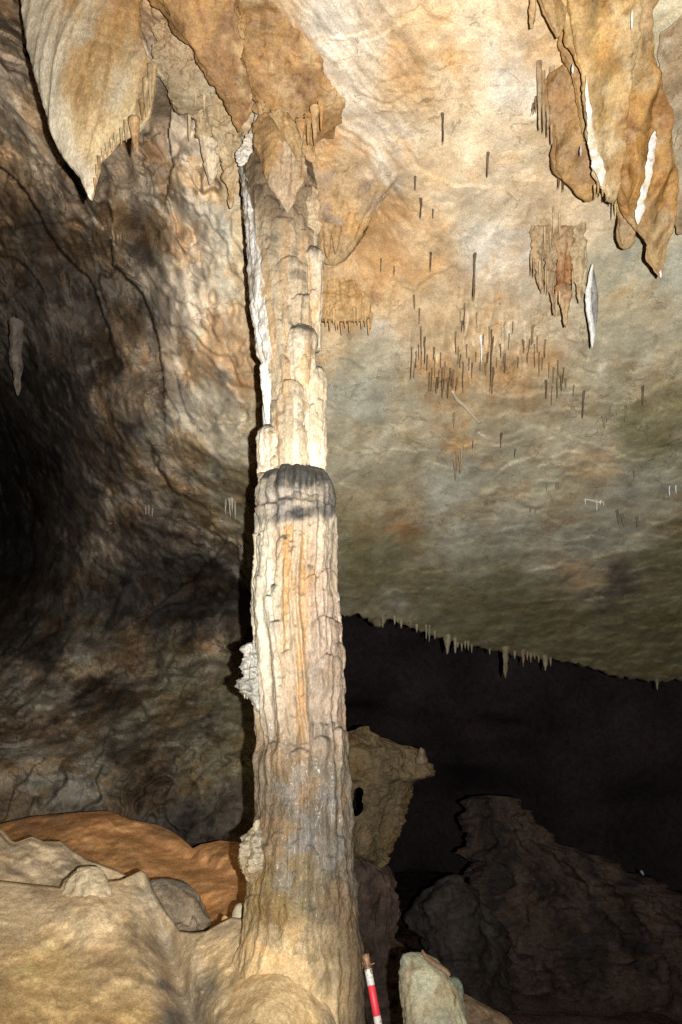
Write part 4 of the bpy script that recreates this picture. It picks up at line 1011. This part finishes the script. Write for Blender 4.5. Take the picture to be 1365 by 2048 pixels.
stalactite('short brown flowstone tongue in front of the column neck', 'flowstone lobe', 'flowstone_lobe',
    [(225, 540, 575), (250, 556, 590), (280, 572, 600), (305, 588, 603), (322, 595, 600)], plane(3.66), [(0.40, 0.27, 0.13)], ratio=0.4, nseg=48, nrow=50, flute=(4.0, 0.012), rough=(0.015, 9.0), seed=95.0)
stalactite('broad orange brown flowstone bulge on the ceiling right of the column', 'flowstone lobe', 'flowstone_lobe',
    [(300, 610, 690), (340, 612, 730), (380, 612, 772), (410, 615, 758), (440, 620, 740), (470, 625, 722), (495, 632, 704), (515, 642, 690), (530, 655, 672)], hang(300, -0.12, 530, 0.22), [(0.42, 0.28, 0.14), (0.46, 0.29, 0.12), (0.36, 0.25, 0.15)], ratio=0.3, nseg=120, nrow=120, flute=(5.0, 0.03), rough=(0.04, 5.0), seed=97.0)
stalactite('pale tan flowstone tongue on the right of the column head', 'flowstone lobe', 'flowstone_lobe',
    [(360, 594, 620), (385, 594, 636), (420, 598, 642), (455, 604, 640), (485, 612, 634), (502, 619, 628)], plane(3.88), [(0.42, 0.32, 0.20), (0.36, 0.23, 0.11)], ratio=0.5, nseg=80, nrow=80, wflute=(12.0, 0.02), rough=(0.02, 9.0), seed=92.0, rag=3)
for i, (x, y0, y1, w_, lab) in enumerate([(640, 440, 494, 7, 'short brown drip right of the column head, leftmost of three'), (655, 450, 516, 8, 'short brown drip right of the column head, middle of three'), (672, 455, 508, 7, 'short brown drip right of the column head, rightmost of three')]):
    stalactite(lab, 'stalactite', 'stalactite', [(y0, x - w_ * 1.6, x + w_ * 1.6), (y0 + 25, x - w_, x + w_), (y1 - 8, x - w_ * .5, x + w_ * .5), (y1, x - .8, x + .8)], hang(y0, 0.2, y1, 0.42), BRN, ratio=0.7, nseg=30, nrow=40, rough=(0.02, 10.0), wflute=(14, 0.015), seed=i * 3.0 + 1)
# fringe right of the column
fr = stalactite('orange fringed curtain hanging right of the column below the bulge', 'flowstone curtain', 'flowstone_curtain',
    [(545, 640, 690), (570, 640, 715), (600, 641, 738), (620, 642, 742), (632, 644, 738), (642, 646, 728)], hang(545, -0.08, 642, 0.36), [(0.50, 0.32, 0.14), (0.44, 0.27, 0.11)], ratio=0.15, nseg=100, nrow=60, wflute=(14.0, 0.04), rough=(0.03, 9.0), seed=99.0, sup=0.5, rag=4)
for i, (x, y1) in enumerate([(646, 644), (652, 655), (660, 664), (668, 650), (673, 662), (677, 660), (684, 672), (691, 658), (700, 668), (709, 648), (716, 652), (724, 660), (731, 655), (738, 672), (742, 660)]):
    loft('drip_tip', [(y1 - 36, x - 4, x + 4), (y1 - 14, x - 2.4, x + 2.4), (y1, x - .6, x + .6)], hang(y1 - 36, 0.30, y1, 0.42), M_DRAPE, mottled([(0.50, 0.32, 0.14)], i * 1.0), nseg=10, nrow=14, parent=fr, rough=(0.006, 20.0), seed=i * 1.0)

# right-hand cluster
OC = [(0.34, 0.20, 0.066), (0.25, 0.13, 0.04), (0.37, 0.27, 0.145)]
RC = [
 ('slim tan blade at the top edge, left of the right-hand curtains', [(-60, 1056, 1078), (0, 1060, 1075), (30, 1061, 1072), (56, 1062, 1065)], (-60, .05, 56, .3), [(0.56, 0.42, 0.24)], 0.5, 30, 40, 0.2),
 ('short tan curtain above the left fringe of the right-hand cluster', [(-80, 1078, 1140), (0, 1084, 1138), (20, 1087, 1134), (40, 1097, 1130), (62, 1110, 1124), (74, 1115, 1119)], (-80, .05, 74, .4), [(0.36, 0.255, 0.13)], 0.3, 60, 60, 0.2),
 ('narrow brown curtain along the left of the cream curtain', [(40, 1120, 1160), (90, 1122, 1175), (130, 1143, 1180), (180, 1156, 1184), (230, 1163, 1188), (280, 1170, 1190)], (40, .1, 280, .45), [(0.34, 0.22, 0.095)], 0.3, 60, 90, 0.2),
 ('wide cream flowstone curtain in the right-hand cluster', [(-120, 1120, 1260), (0, 1132, 1250), (40, 1138, 1256), (90, 1146, 1262), (130, 1156, 1258), (180, 1166, 1250), (230, 1171, 1245), (280, 1177, 1242), (320, 1184, 1240), (350, 1192, 1238), (372, 1202, 1236), (390, 1212, 1232), (404, 1222, 1230)], (-120, .05, 400, 1.1), [(0.38, 0.27, 0.125), (0.33, 0.205, 0.075), (0.42, 0.34, 0.21)], 0.35, 130, 170, 0.3),
 ('rounded brown lobe with a dark rim at the left of the right-hand cluster', [(150, 1100, 1140), (200, 1106, 1165), (250, 1111, 1172), (280, 1115, 1180), (310, 1118, 1186), (340, 1124, 1192), (360, 1135, 1197), (380, 1152, 1200), (394, 1164, 1196), (402, 1172, 1182)], (150, .1, 400, .62), [(0.31, 0.195, 0.09), (0.36, 0.24, 0.11)], 0.45, 100, 120, 0.2),
 ('long brown pointed curtain ending lowest in the right-hand cluster', [(-60, 1245, 1330), (30, 1248, 1300), (100, 1242, 1300), (160, 1234, 1322), (200, 1233, 1330), (260, 1236, 1338), (320, 1236, 1344), (370, 1238, 1346), (400, 1242, 1344), (430, 1258, 1340), (460, 1274, 1338), (490, 1286, 1334), (515, 1297, 1329), (535, 1308, 1326), (550, 1318, 1324), (556, 1321, 1323)], (-60, .05, 555, 1.25), OC, 0.35, 150, 190, 0.3),
 ('stubby tan finger between the cream curtain and the long brown one', [(370, 1226, 1248), (410, 1232, 1256), (440, 1238, 1262), (470, 1243, 1265), (488, 1248, 1264), (497, 1252, 1259)], (370, .75, 497, .9), [(0.38, 0.28, 0.155)], 0.6, 50, 50, 0.2),
 ('grey shaded curtain at the right picture edge', [(60, 1330, 1440), (200, 1326, 1430), (280, 1338, 1420), (350, 1344, 1410), (420, 1346, 1390), (450, 1350, 1376), (470, 1356, 1364)], (60, .05, 470, .35), [(0.33, 0.26, 0.17), (0.40, 0.36, 0.28)], 0.4, 80, 90, 0.2),
]
rcobj = []
for i, (lab, rows, (y0, o0, y1, o1), cols, ra, ns, nr, bn) in enumerate(RC):
    rcobj.append(stalactite(lab, 'flowstone curtain', 'flowstone_curtain', rows, hang(y0, o0, y1, o1 + 0.22), [(0.92 * c_[0], 0.83 * c_[1], 0.70 * c_[2]) for c_ in cols], ratio=ra, tmin=0.012, nseg=ns, nrow=nr, tmax=0.2, wflute=(4.5, 0.10), rough=(0.022, 7.0), zs=0.5, seed=111.0 + 3 * i, bend=bn, sup=0.7, rag=2))
def ceil_part(par, name, rows, off, cols, mat=M_WHITE, **kw):
    y0, o0, y1, o1 = off
    kw.setdefault('nseg', 32); kw.setdefault('nrow', 60)
    return loft(name, rows, hang(y0, o0, y1, o1), mat, mottled(cols, 1.0, amt=0.1), parent=par, **kw)
ceil_part(rcobj[3], 'white_streak', [(150, 1172, 1174), (185, 1170, 1177), (240, 1174, 1185), (300, 1180, 1200), (335, 1186, 1209), (352, 1192, 1211), (368, 1200, 1207), (374, 1203, 1205)], (150, .86, 370, 1.38), [(0.60, 0.55, 0.46), (0.46, 0.37, 0.25)], ratio=0.4, rough=(0.014, 16.0), edge=0.1, rag=5, rlim=0.28)['label'] = 'white calcite streak'
ceil_part(rcobj[5], 'white_streak', [(262, 1308, 1313), (275, 1302, 1315), (310, 1296, 1311), (350, 1289, 1304), (390, 1281, 1296), (420, 1274, 1288), (440, 1272, 1281), (450, 1274, 1277)], (262, 1.02, 450, 1.4), [(0.62, 0.58, 0.51), (0.5, 0.42, 0.3)], ratio=0.4, rough=(0.014, 16.0), edge=0.1, rag=5, rlim=0.28)['label'] = 'white calcite streak'
ceil_part(rcobj[5], 'drip_tip', [(540, 1318, 1325), (550, 1320, 1324), (557, 1321, 1323)], (540, 1.46, 557, 1.5), WHT, nseg=10, nrow=8, rough=(0, 1))
for i, (x, y0, y1, w_) in enumerate([(1264, 20, 60, 2.0), (1146, 128, 148, 3), (1162, 292, 312, 2.5)]):
    ceil_part(rcobj[3] if x < 1240 else rcobj[5], 'white_streak', [(y0, x - .6, x + .6), ((y0 + y1) / 2, x - w_, x + w_), (y1, x - .6, x + .6)], (y0, .35 + 0.0022 * y0 + (0.12 if x > 1240 else 0), y1, .38 + 0.0024 * y1 + (0.12 if x > 1240 else 0)), [(0.72, 0.68, 0.6)], nseg=10, nrow=14, rough=(0.006, 14.0))
for i, (x, y0, y1, w_) in enumerate([(1197, 366, 388, 4), (1206, 370, 394, 4), (1213, 380, 404, 3), (1219, 385, 398, 3), (1226, 388, 412, 4), (1231, 385, 440, 3), (1176, 385, 400, 4), (1184, 380, 396, 3), (1190, 376, 400, 3)]):
    ceil_part(rcobj[3] if i not in (6, 7) else rcobj[4], 'drip_tip', [(y0 - 8, x - w_, x + w_), (y0, x - w_ * .8, x + w_ * .8), (y1, x - .6, x + .6)], (y0, 1.2, y1, 1.35) if i not in (6, 7) else (y0, .8, y1, .86), [(0.42, 0.29, 0.13)], mat=M_DRAPE, nseg=10, nrow=12, rough=(0.006, 18.0))
# left fringe of the cluster: thin blades
for i, (x, y0, y1, w_) in enumerate([(1072, 190, 226, 3), (1080, 110, 262, 6), (1088, 130, 268, 4), (1096, 140, 276, 4), (1104, 120, 290, 6), (1111, 180, 296, 4), (1066, 205, 230, 2), (1118, 340, 378, 3), (1127, 352, 384, 3)]):
    stalactite('thin tan dripstone blade in the fringe left of the right-hand cluster', 'stalactite', 'stalactite', [(y0, x - w_, x + w_), ((y0 + y1) / 2, x - w_ * .8, x + w_ * .8), (y1 - 8, x - w_ * .4, x + w_ * .4), (y1, x - .5, x + .5)], hang(y0, -.05, y1, .55), [(0.38, 0.285, 0.165), (0.30, 0.20, 0.10)], group='fringe left of the right-hand cluster', ratio=0.7, nseg=16, nrow=40, rough=(0.012, 12.0), edge=0.2, seed=i * 2.3)

# the lower fringe with its orange heart
def rust_tint(V, u, th, d):
    T = mottled([(0.38, 0.27, 0.15), (0.32, 0.2, 0.1)], 145.0, 3.0)(V, u, th, d)
    R_ = mottled([(0.42, 0.19, 0.06), (0.34, 0.17, 0.07)], 146.0, 3.0)(V, u, th, d)
    m = np.exp(-((u + 0.12 * fbm(V, 6.0, 3, 1.0) - 0.52) / 0.22) ** 2)[..., None]
    return T * (1 - m) + R_ * m
FG = [
 ('left tan blade of the lower right fringe', [(430, 1060, 1090), (480, 1064, 1092), (530, 1068, 1090), (560, 1074, 1088), (578, 1080, 1086), (588, 1083, 1085)], [(0.38,0.27,0.15)]),
 ('brown blade left of the orange one in the lower right fringe', [(440, 1080, 1115), (500, 1086, 1116), (560, 1092, 1112), (590, 1099, 1112), (612, 1104, 1112), (631, 1108, 1111)], [(0.33,0.23,0.13)]),
 ('rust orange blade in the heart of the lower right fringe', [(440, 1108, 1142), (490, 1110, 1145), (530, 1112, 1143), (570, 1112, 1140), (600, 1116, 1138), (625, 1124, 1136), (645, 1128, 1134), (656, 1130, 1132)], rust_tint),
 ('tan blade right of the rust orange one in the lower right fringe', [(430, 1135, 1170), (470, 1138, 1172), (510, 1142, 1170), (550, 1148, 1168), (580, 1153, 1166), (598, 1157, 1163), (607, 1158, 1161)], [(0.40,0.30,0.17)]),
 ('small pale blade at the right end of the lower right fringe', [(480, 1158, 1172), (520, 1160, 1174), (560, 1163, 1173), (580, 1166, 1171), (588, 1168, 1170)], [(0.46,0.37,0.23)]),
]
for i, (lab, rows, cols) in enumerate(FG):
    o = stalactite(lab, 'stalactite', 'stalactite', rows, hang(430, -.12, 650, .9), cols, ratio=0.5, nseg=60, nrow=90, wflute=(16.0, 0.03), rough=(0.035, 9.0), edge=0.06, seed=141.0 + 2 * i, rag=2)
for i, (x, y0, y1) in enumerate([(1063, 530, 553), (1068, 535, 556), (1080, 540, 580), (1092, 550, 588), (1096, 560, 594), (1101, 480, 505), (1090, 470, 505), (1113, 600, 634), (1120, 600, 610), (1146, 560, 598), (1107, 430, 470), (1120, 440, 480)]):
    stalactite('needle thin stalactite among the lower right fringe blades', 'stalactite', 'stalactite', [(y0 - 20, x - 2.2, x + 2.2), (y0, x - 2, x + 2), (y1, x - .5, x + .5)], hang(430, .1, 650, .95), [(0.48, 0.34, 0.18)], group='needles of the lower right fringe', nseg=8, nrow=14, rough=(0.005, 18.0), seed=i * 1.1)
wst = stalactite('bright white stalactite hanging below the right-hand curtains', 'stalactite', 'stalactite', [(528, 1184, 1187), (545, 1179, 1186), (570, 1175, 1184), (582, 1170, 1183), (600, 1171, 1183), (625, 1173, 1185), (655, 1179, 1190), (670, 1181, 1191), (688, 1182, 1188), (697, 1184, 1186)], hang(528, .45, 697, 1.1), WHT, mat=M_WHITE, ratio=0.8, nseg=32, nrow=90, rough=(0.012, 14.0), edge=0.1, seed=3.0)
ceil_part(wst, 'grey_side', [(540, 1184, 1188), (565, 1182, 1193), (590, 1182, 1196), (620, 1184, 1196), (640, 1188, 1195), (652, 1190, 1193)], (528, .38, 697, 1.0), [(0.28, 0.27, 0.24), (0.16, 0.15, 0.14)], mat=M_DRAPE, rough=(0.012, 14.0))

# ------------------------------------------------------------------ soda straws
def straw(label, x, y0, y1, w_, cols, off=0.0, group=None, name='soda_straw', cat='soda straw', mat=M_STRAW, lean=0.0):
    T0 = at_r(np.array(float(x)), np.array(float(y0)), rsurf(x, y0) - 0.012 - off)
    Y = T0[1]
    sd = x * 0.137 + y0 * 0.071
    pos = lambda px, py: at(px, py, np.full(np.shape(px), Y))
    yy = np.linspace(y0 - 8, y1, 9)
    jx = np.cumsum(np.random.default_rng(int(x * 7 + y0)).normal(0, 0.35, 9)) + np.linspace(0, lean, 9)
    ww = w_ * np.interp(np.linspace(0, 1, 9), [0, .16, .35, .85, 1], [2.2, 1.5, 1.1, .7, .2])
    rows = [(a, x + b - c, x + b + c) for a, b, c in zip(yy, jx, ww)]
    o = loft(name, rows, pos, mat, mottled(cols, sd, 5.0), ratio=1.0, nseg=10, nrow=22, rough=(0.004, 25.0), tmin=0.003, edge=0.4, seed=sd)
    return tag(o, label, cat, group)

def ordinal(i, n): return 'rightmost' if i == n - 1 else ORD[i]
S3 = [(335, 470, 530), (345, 400, 520), (360, 440, 545), (310, 480, 610), (320, 550, 600), (555, 240, 300), (565, 340, 390), (515, 310, 420), (497, 340, 390), (480, 420, 510), (490, 480, 545),
      (510, 540, 660), (430, 560, 680), (450, 600, 680), (400, 530, 600), (388, 560, 650), (378, 580, 650), (470, 570, 640), (545, 540, 600), (620, 410, 660), (625, 560, 660), (612, 400, 470), (672, 510, 580), (690, 430, 490), (705, 380, 430),
      (790, 470, 560), (807, 500, 590), (835, 610, 680), (857, 630, 705), (875, 600, 680), (890, 590, 650), (940, 630, 670), (327, 500, 560), (352, 500, 560), (415, 570, 640), (440, 540, 650), (460, 560, 630), (500, 510, 560), (525, 470, 520), (535, 520, 570), (560, 500, 540), (580, 480, 530), (590, 430, 470), (600, 540, 590), (640, 520, 560), (655, 470, 520), (630, 440, 500), (605, 500, 540), (575, 540, 570),
      (770, 450, 500), (780, 400, 470), (800, 440, 500), (820, 520, 570), (830, 450, 520), (845, 540, 600), (865, 560, 620), (880, 530, 590), (900, 560, 620), (910, 600, 640), (760, 500, 540), (745, 460, 500), (725, 520, 560), (505, 380, 420), (395, 480, 530), (370, 520, 570), (422, 500, 560), (485, 600, 650), (408, 600, 660), (340, 330, 390), (318, 280, 330)]
for x, a, b in S3:
    straw('thin brown soda straw in the dense patch right of the column', 665 + x / 1.95, 450 + a / 1.95, 450 + b / 1.95, 0.9 + 1.4 * random.random() ** 2, [(0.24, 0.17, 0.10), (0.15, 0.11, 0.07)], group='soda straws of the dense patch right of the column')
LONE = [
 ('solitary dark straw on the bright ceiling, the upper left of two', 886, 230, 292, 2.4), ('solitary dark straw on the bright ceiling, the lower right of two', 977, 308, 356, 2.4),
 ('short straw on the ceiling at the right of the orange bulge', 831, 355, 382, 2.2), ('crooked dark straw above the dense straw patch', 843, 400, 438, 2.6), ('small straw beside the crooked one above the patch', 867, 424, 438, 1.6),
 ('grey straw standing alone right above the dense patch', 862, 508, 545, 2.4), ('long dark straw at the top of the dense patch', 949, 510, 606, 2.8), ('faint short straw left of the grey one', 763, 520, 545, 1.6), ('faint short straw nearest the grey one', 788, 536, 552, 1.6),
 ('single straw right of the dense patch', 1168, 784, 838, 2.3), ('single straw far right on the grey ceiling', 1286, 774, 812, 2.6), ('straw below the middle of the dense patch', 1003, 868, 896, 2.2), ('tiny straw right below the dense patch', 1030, 900, 916, 1.5),
 ('stubby straw below the orange tongue of the patch', 946, 884, 900, 1.6), ('small dark straw at the right edge on dim rock', 1267, 943, 958, 1.6)]
for lab, x, a, b, w_ in LONE:
    straw(lab, x, a, b, w_ * 0.72, [(0.15, 0.12, 0.09), (0.10, 0.08, 0.06)])
_l = sorted([(1214, 822, 846), (1222, 812, 832), (1231, 828, 844), (1252, 812, 846), (1210, 835, 858)])
for i, (x, a, b) in enumerate(_l):
    straw('short grey straw in the little row on the grey ceiling at right, ' + ordinal(i, len(_l)), x, a, b, 2.0, [(0.30, 0.26, 0.19)], group='little row of grey straws at right')
_l = sorted([(908, 828, 856), (909, 905, 938), (916, 912, 940), (924, 896, 944), (921, 915, 948), (912, 936, 962)])
for i, (x, a, b) in enumerate(_l):
    straw('brown straw in the small bunch below the dense patch, ' + ordinal(i, len(_l)), x, a, b, 2.0, [(0.36, 0.27, 0.16)], group='small bunch of straws below the dense patch')
_l = sorted([(1094, 968, 982), (1113, 968, 980), (1117, 967, 980), (1072, 1016, 1028), (1060, 1018, 1026)])
for i, (x, a, b) in enumerate(_l):
    straw('tiny dark straw on the dim green ceiling, ' + ordinal(i, len(_l)), x, a, b, 1.4, [(0.24, 0.2, 0.14)], group='tiny straws on the dim green ceiling')
_l = sorted([(1172, 1000, 1010), (1193, 1002, 1022), (1200, 1003, 1010), (1207, 1004, 1012), (1340, 974, 992), (1352, 972, 988)])
for i, (x, a, b) in enumerate(_l):
    straw('little white straw on the dim ceiling at right, ' + ordinal(i, len(_l)), x, a, b, 1.4, [(0.85, 0.85, 0.82)], group='little white straws at right', mat=M_WHITE)
_l = sorted([(1233, 1022, 1050), (1242, 1030, 1054), (1273, 1034, 1056)])
for i, (x, a, b) in enumerate(_l):
    straw('dark stub among three on the dim ceiling at right, ' + ordinal(i, len(_l)), x, a, b, 2.8, [(0.18, 0.15, 0.11)], group='dark stubs on the dim ceiling', lean=5)
# left wall straws
_l = sorted([(292, 1018, 1030), (299, 1018, 1032), (306, 1018, 1034)])
for i, (x, a, b) in enumerate(_l):
    straw('short pale straw under the ledge on the left wall, ' + ordinal(i, len(_l)), x, a, b, 1.6, [(0.5, 0.42, 0.3)], group='short straws under the left ledge')
_l = sorted([(452, 1000, 1030), (459, 1000, 1034), (464, 1000, 1026), (470, 1004, 1042)])
for i, (x, a, b) in enumerate(_l):
    straw('slender pale straw on the wall just left of the column, ' + ordinal(i, len(_l)), x, a, b, 2.0, [(0.5, 0.44, 0.32)], group='straws just left of the column')

# white crooked helictites
def tube(name, pts, rad, mat, col, parent=None, n=6, sub=4):
    pts = np.asarray(pts, float)
    t = np.linspace(0, len(pts) - 1, (len(pts) - 1) * sub + 1)
    Q = np.stack([np.interp(t, np.arange(len(pts)), pts[:, k]) for k in range(3)], -1)
    rd = np.interp(t, np.arange(len(pts)), np.broadcast_to(rad, len(pts)))
    tg = np.gradient(Q, axis=0); tg /= np.linalg.norm(tg, axis=1, keepdims=True) + 1e-9
    ref = np.where(np.abs(tg[:, [1]]) > 0.9, np.array([[1.0, 0, 0]]), np.array([[0, 1.0, 0]]))
    a = np.cross(tg, ref); a /= np.linalg.norm(a, axis=1, keepdims=True); b = np.cross(tg, a)
    th = np.linspace(0, 2 * math.pi, n, endpoint=False)
    V = Q[:, None] + rd[:, None, None] * (np.cos(th)[None, :, None] * a[:, None] + np.sin(th)[None, :, None] * b[:, None])
    V[0] = Q[0]; V[-1] = Q[-1]
    V = np.concatenate([V[:1], V, V[-1:]], 0)
    V[1] = Q[0] + 0.999 * (V[2] - Q[1]); V[-2] = Q[-1] + 0.999 * (V[-3] - Q[-2])
    return mesh_grid(name, V, wrap=True, mat=mat, tint=np.broadcast_to(np.array(col), V.shape).copy(), parent=parent, origin=Q[0])
def ceil_pts(l, off=0.05):
    return [at_r(np.array(float(x)), np.array(float(y)), rsurf(x, y) - off * 0.4) for x, y in l]
o = tube('helictite', ceil_pts([(905, 782), (915, 800), (930, 812), (942, 826), (952, 838), (960, 846)]), [0.012, 0.022, 0.026, 0.024, 0.018, 0.01], M_WHITE, (0.66, 0.58, 0.42))
tag(o, 'long crooked cream coloured dripstone root crossing the ceiling below the straw patch', 'helictite')
o = tube('helictite', ceil_pts([(957, 864), (962, 870), (970, 872), (972, 878)]), [0.01, 0.02, 0.018, 0.01], M_WHITE, (0.7, 0.64, 0.5))
tag(o, 'short hooked cream dripstone root below the crooked one', 'helictite')
o = tube('helictite', ceil_pts([(1170, 998), (1180, 1000), (1196, 1004), (1208, 1005)], 0.06), [0.008, 0.012, 0.01, 0.006], M_WHITE, (0.8, 0.78, 0.7))
tag(o, 'thin white thread of calcite lying along the dim ceiling at right', 'helictite')
for i, (x, y) in enumerate([(963, 688)]):
    straw('single white straw in the middle of the dense brown patch', x, 676, 728, 1.8, [(0.9, 0.9, 0.88)], mat=M_WHITE)

# stalactites along the lip of the ceiling
LIPS = [
 ('slim pale stalactite on the ceiling lip, left of a close pair', 853, 1250, 1278, 3.0), ('slim pale stalactite on the ceiling lip, right of a close pair', 859, 1252, 1284, 3.0),
 ('thick stalactite on the ceiling lip with a thinner one beside it', 895, 1266, 1309, 8), ('thin curved stalactite beside the thick one on the ceiling lip', 911, 1270, 1307, 5),
 ('longest stalactite on the ceiling lip', 1011, 1300, 1357, 7.5), ('pinkish short stalactite right of the longest one on the lip', 1047, 1306, 1334, 4), ('pointed stalactite at the right end of the lip fringe', 1091, 1308, 1342, 7), ('lone small stalactite far right on the ceiling lip', 1315, 1355, 1380, 4.5), ('broad tooth on the ceiling lip nearest the column', 766, 1236, 1256, 7), ('small drip on the lip between column and close pair', 822, 1240, 1256, 2.5)]
for i, (lab, x, a, b, w_) in enumerate(LIPS):
    P = at_r(np.array(float(x)), np.array(float(lip(np.array([float(x)]))[0])), rbase(x, 1290))
    rl = rbase(x, lip(np.array([float(x)]))[0]) - 0.12
    stalactite(lab, 'stalactite', 'stalactite', [(a - 14, x - w_ * 1.5, x + w_ * 1.5), (a, x - w_, x + w_), ((a + b) / 2, x - w_ * .65, x + w_ * .75), (b - 6, x - w_ * .35, x + w_ * .4), (b, x - .8, x + .8)], plane(float(at_r(np.array(float(x)), np.array(float(a)), rl)[1])),
               [(0.36, 0.32, 0.2), (0.3, 0.26, 0.15)] if i != 5 else [(0.4, 0.26, 0.2)], ratio=0.9, nseg=18, nrow=34, rough=(0.02, 8.0), edge=0.15, seed=161.0 + i)
for i, x in enumerate([916, 924, 931, 937, 944, 1030, 1055, 1062, 1070, 1078, 790, 803, 834, 1102, 870, 980]):
    yl = float(lip(np.array([float(x)]))[0]); rl = rbase(x, yl) - 0.08
    h = 8 + 9 * random.random()
    stalactite('tiny drip tooth in the fringe along the ceiling lip', 'stalactite', 'stalactite', [(yl - 10, x - 4, x + 4), (yl, x - 2.6, x + 2.6), (yl + h, x - .7, x + .7)], plane(float(at_r(np.array(float(x)), np.array(yl), rl)[1])), [(0.32, 0.28, 0.16)], group='drip teeth along the ceiling lip', nseg=10, nrow=12, rough=(0.012, 10.0), seed=i * 3.0)

# far left
stalactite('pale lone stalactite in the gloom at the left edge', 'stalactite', 'stalactite', [(640, 20, 46), (668, 22, 44), (700, 22, 44), (745, 26, 43), (775, 30, 40), (792, 34, 37)], radial(11.5), [(0.22, 0.18, 0.14)], mat=M_WALL, ratio=0.9, nseg=36, nrow=50, rough=(0.05, 4.0), flute=(4, .03), seed=5.0)
sg = loft('stalagmite', [(1232, 108, 112), (1245, 105, 115), (1256, 101, 119), (1268, 97, 124), (1280, 94, 128), (1310, 88, 134)], radial(13.5), M_WALL, mottled([(0.34, 0.30, 0.25)], 3.0), nseg=36, nrow=40, rough=(0.06, 4.0), origin='base')
tag(sg, 'small pale stalagmite glimmering in the dark left recess', 'stalagmite')
sg = loft('stalagmite', [(1282, 414, 418), (1292, 411, 423), (1310, 412, 434), (1330, 414, 446), (1350, 412, 460)], radial(12.0), M_WALL, mottled([(0.40, 0.33, 0.22)], 3.0), nseg=36, nrow=40, rough=(0.06, 4.0), origin='base')
tag(sg, 'slanting brown rock spike in the recess left of the column', 'stalagmite')

# ------------------------------------------------------------------ the red and white ranging pole
def paint(name, col, wear):
    m = bpy.data.materials.new(name); m.use_nodes = True
    nt = m.node_tree; N = nt.nodes; L = nt.links; b = N['Principled BSDF']
    geo = N.new('ShaderNodeNewGeometry')
    n = N.new('ShaderNodeTexNoise'); n.inputs['Scale'].default_value = 55; n.inputs['Detail'].default_value = 6; n.inputs['Roughness'].default_value = 0.65
    L.new(geo.outputs['Position'], n.inputs['Vector'])
    r = N.new('ShaderNodeMapRange'); L.new(n.outputs[0], r.inputs[0]); r.inputs[1].default_value = wear; r.inputs[2].default_value = wear + 0.08
    x = N.new('ShaderNodeMix'); x.data_type = 'RGBA'; L.new(r.outputs[0], x.inputs[0]); x.inputs[6].default_value = (*col, 1); x.inputs[7].default_value = (0.16, 0.075, 0.03, 1)
    L.new(x.outputs[2], b.inputs['Base Color']); b.inputs['Roughness'].default_value = 0.5
    bp = N.new('ShaderNodeBump'); bp.inputs['Strength'].default_value = 0.3; bp.inputs['Distance'].default_value = 0.003; L.new(n.outputs[0], bp.inputs['Height']); L.new(bp.outputs[0], b.inputs['Normal'])
    return m
M_RED = paint('red_band_paint', (0.72, 0.045, 0.06), 0.68)
M_POLEW = paint('white_band_paint', (0.70, 0.66, 0.58), 0.54)
M_RUST = paint('rusty_iron', (0.30, 0.17, 0.09), 0.46)
YP_ = 3.98
def pole_pt(py):
    return at(np.array(731.5 + (py - 1910) * 0.1855), np.array(float(py)), YP_ - (py - 1910) * 0.0004)
p_top, p_bot = pole_pt(1910), pole_pt(2260)
pole = empty('ranging_pole', p_bot)
tag(pole, 'red and white painted ranging pole with a rusty tip leaning beside the column', 'ranging pole')
def band(name, a, b, rad, mat, ra2=None):
    A, B = pole_pt(a), pole_pt(b)
    d = (B - A) / np.linalg.norm(B - A)
    c = 0.0015
    pts = [A, A + d * c, B - d * c, B]
    ra2 = ra2 or rad
    n = 24
    x = np.cross(d, [0, 1, 0]); x /= np.linalg.norm(x); y = np.cross(d, x)
    th = np.linspace(0, 2 * math.pi, n, endpoint=False)
    rads = [0.0, rad - 0.001, rad, ra2, ra2 - 0.001, 0.0]
    ps = [A, A, A + d * c, B - d * c, B, B]
    V = np.array([[p + r_ * (math.cos(t) * x + math.sin(t) * y) for t in th] for p, r_ in zip(ps, rads)])
    o = mesh_grid(name, V, wrap=True, mat=mat, parent=pole, origin=A)
    o.data.polygons.foreach_set('use_smooth', np.zeros(len(o.data.polygons), bool))
    for p in o.data.polygons: p.use_smooth = True
    return o
R0 = 0.0185
tip = band('rusty_tip', 1908, 1938, R0 * 0.98, M_RUST); tip['label'] = 'rusty bare iron tip'
band('white_band', 1938, 1971, R0, M_POLEW)
band('red_band', 1971, 2032, R0 * 1.01, M_RED)
band('white_band', 2032, 2093, R0, M_POLEW)
band('red_band', 2093, 2155, R0 * 1.01, M_RED)
band('white_band', 2155, 2260, R0, M_POLEW)
c0 = pole_pt(1931)
ring = [c0 + np.array([-0.034 + 0.013 * math.cos(t), -0.004, 0.0 + 0.016 * math.sin(t)]) for t in np.linspace(0, 2 * math.pi, 14)]
tube('wire_loop', ring, 0.0022, M_RUST, (0.2, 0.12, 0.06), parent=tip, sub=2)
tube('wire_end', [c0 + np.array([0.012, -0.012, 0.004]), c0 + np.array([0.028, -0.010, 0.010]), c0 + np.array([0.036, -0.008, 0.012])], 0.0028, M_RUST, (0.3, 0.2, 0.12), parent=tip, sub=2)

for o in bpy.data.objects:
    if '_o' in o: del o['_o']
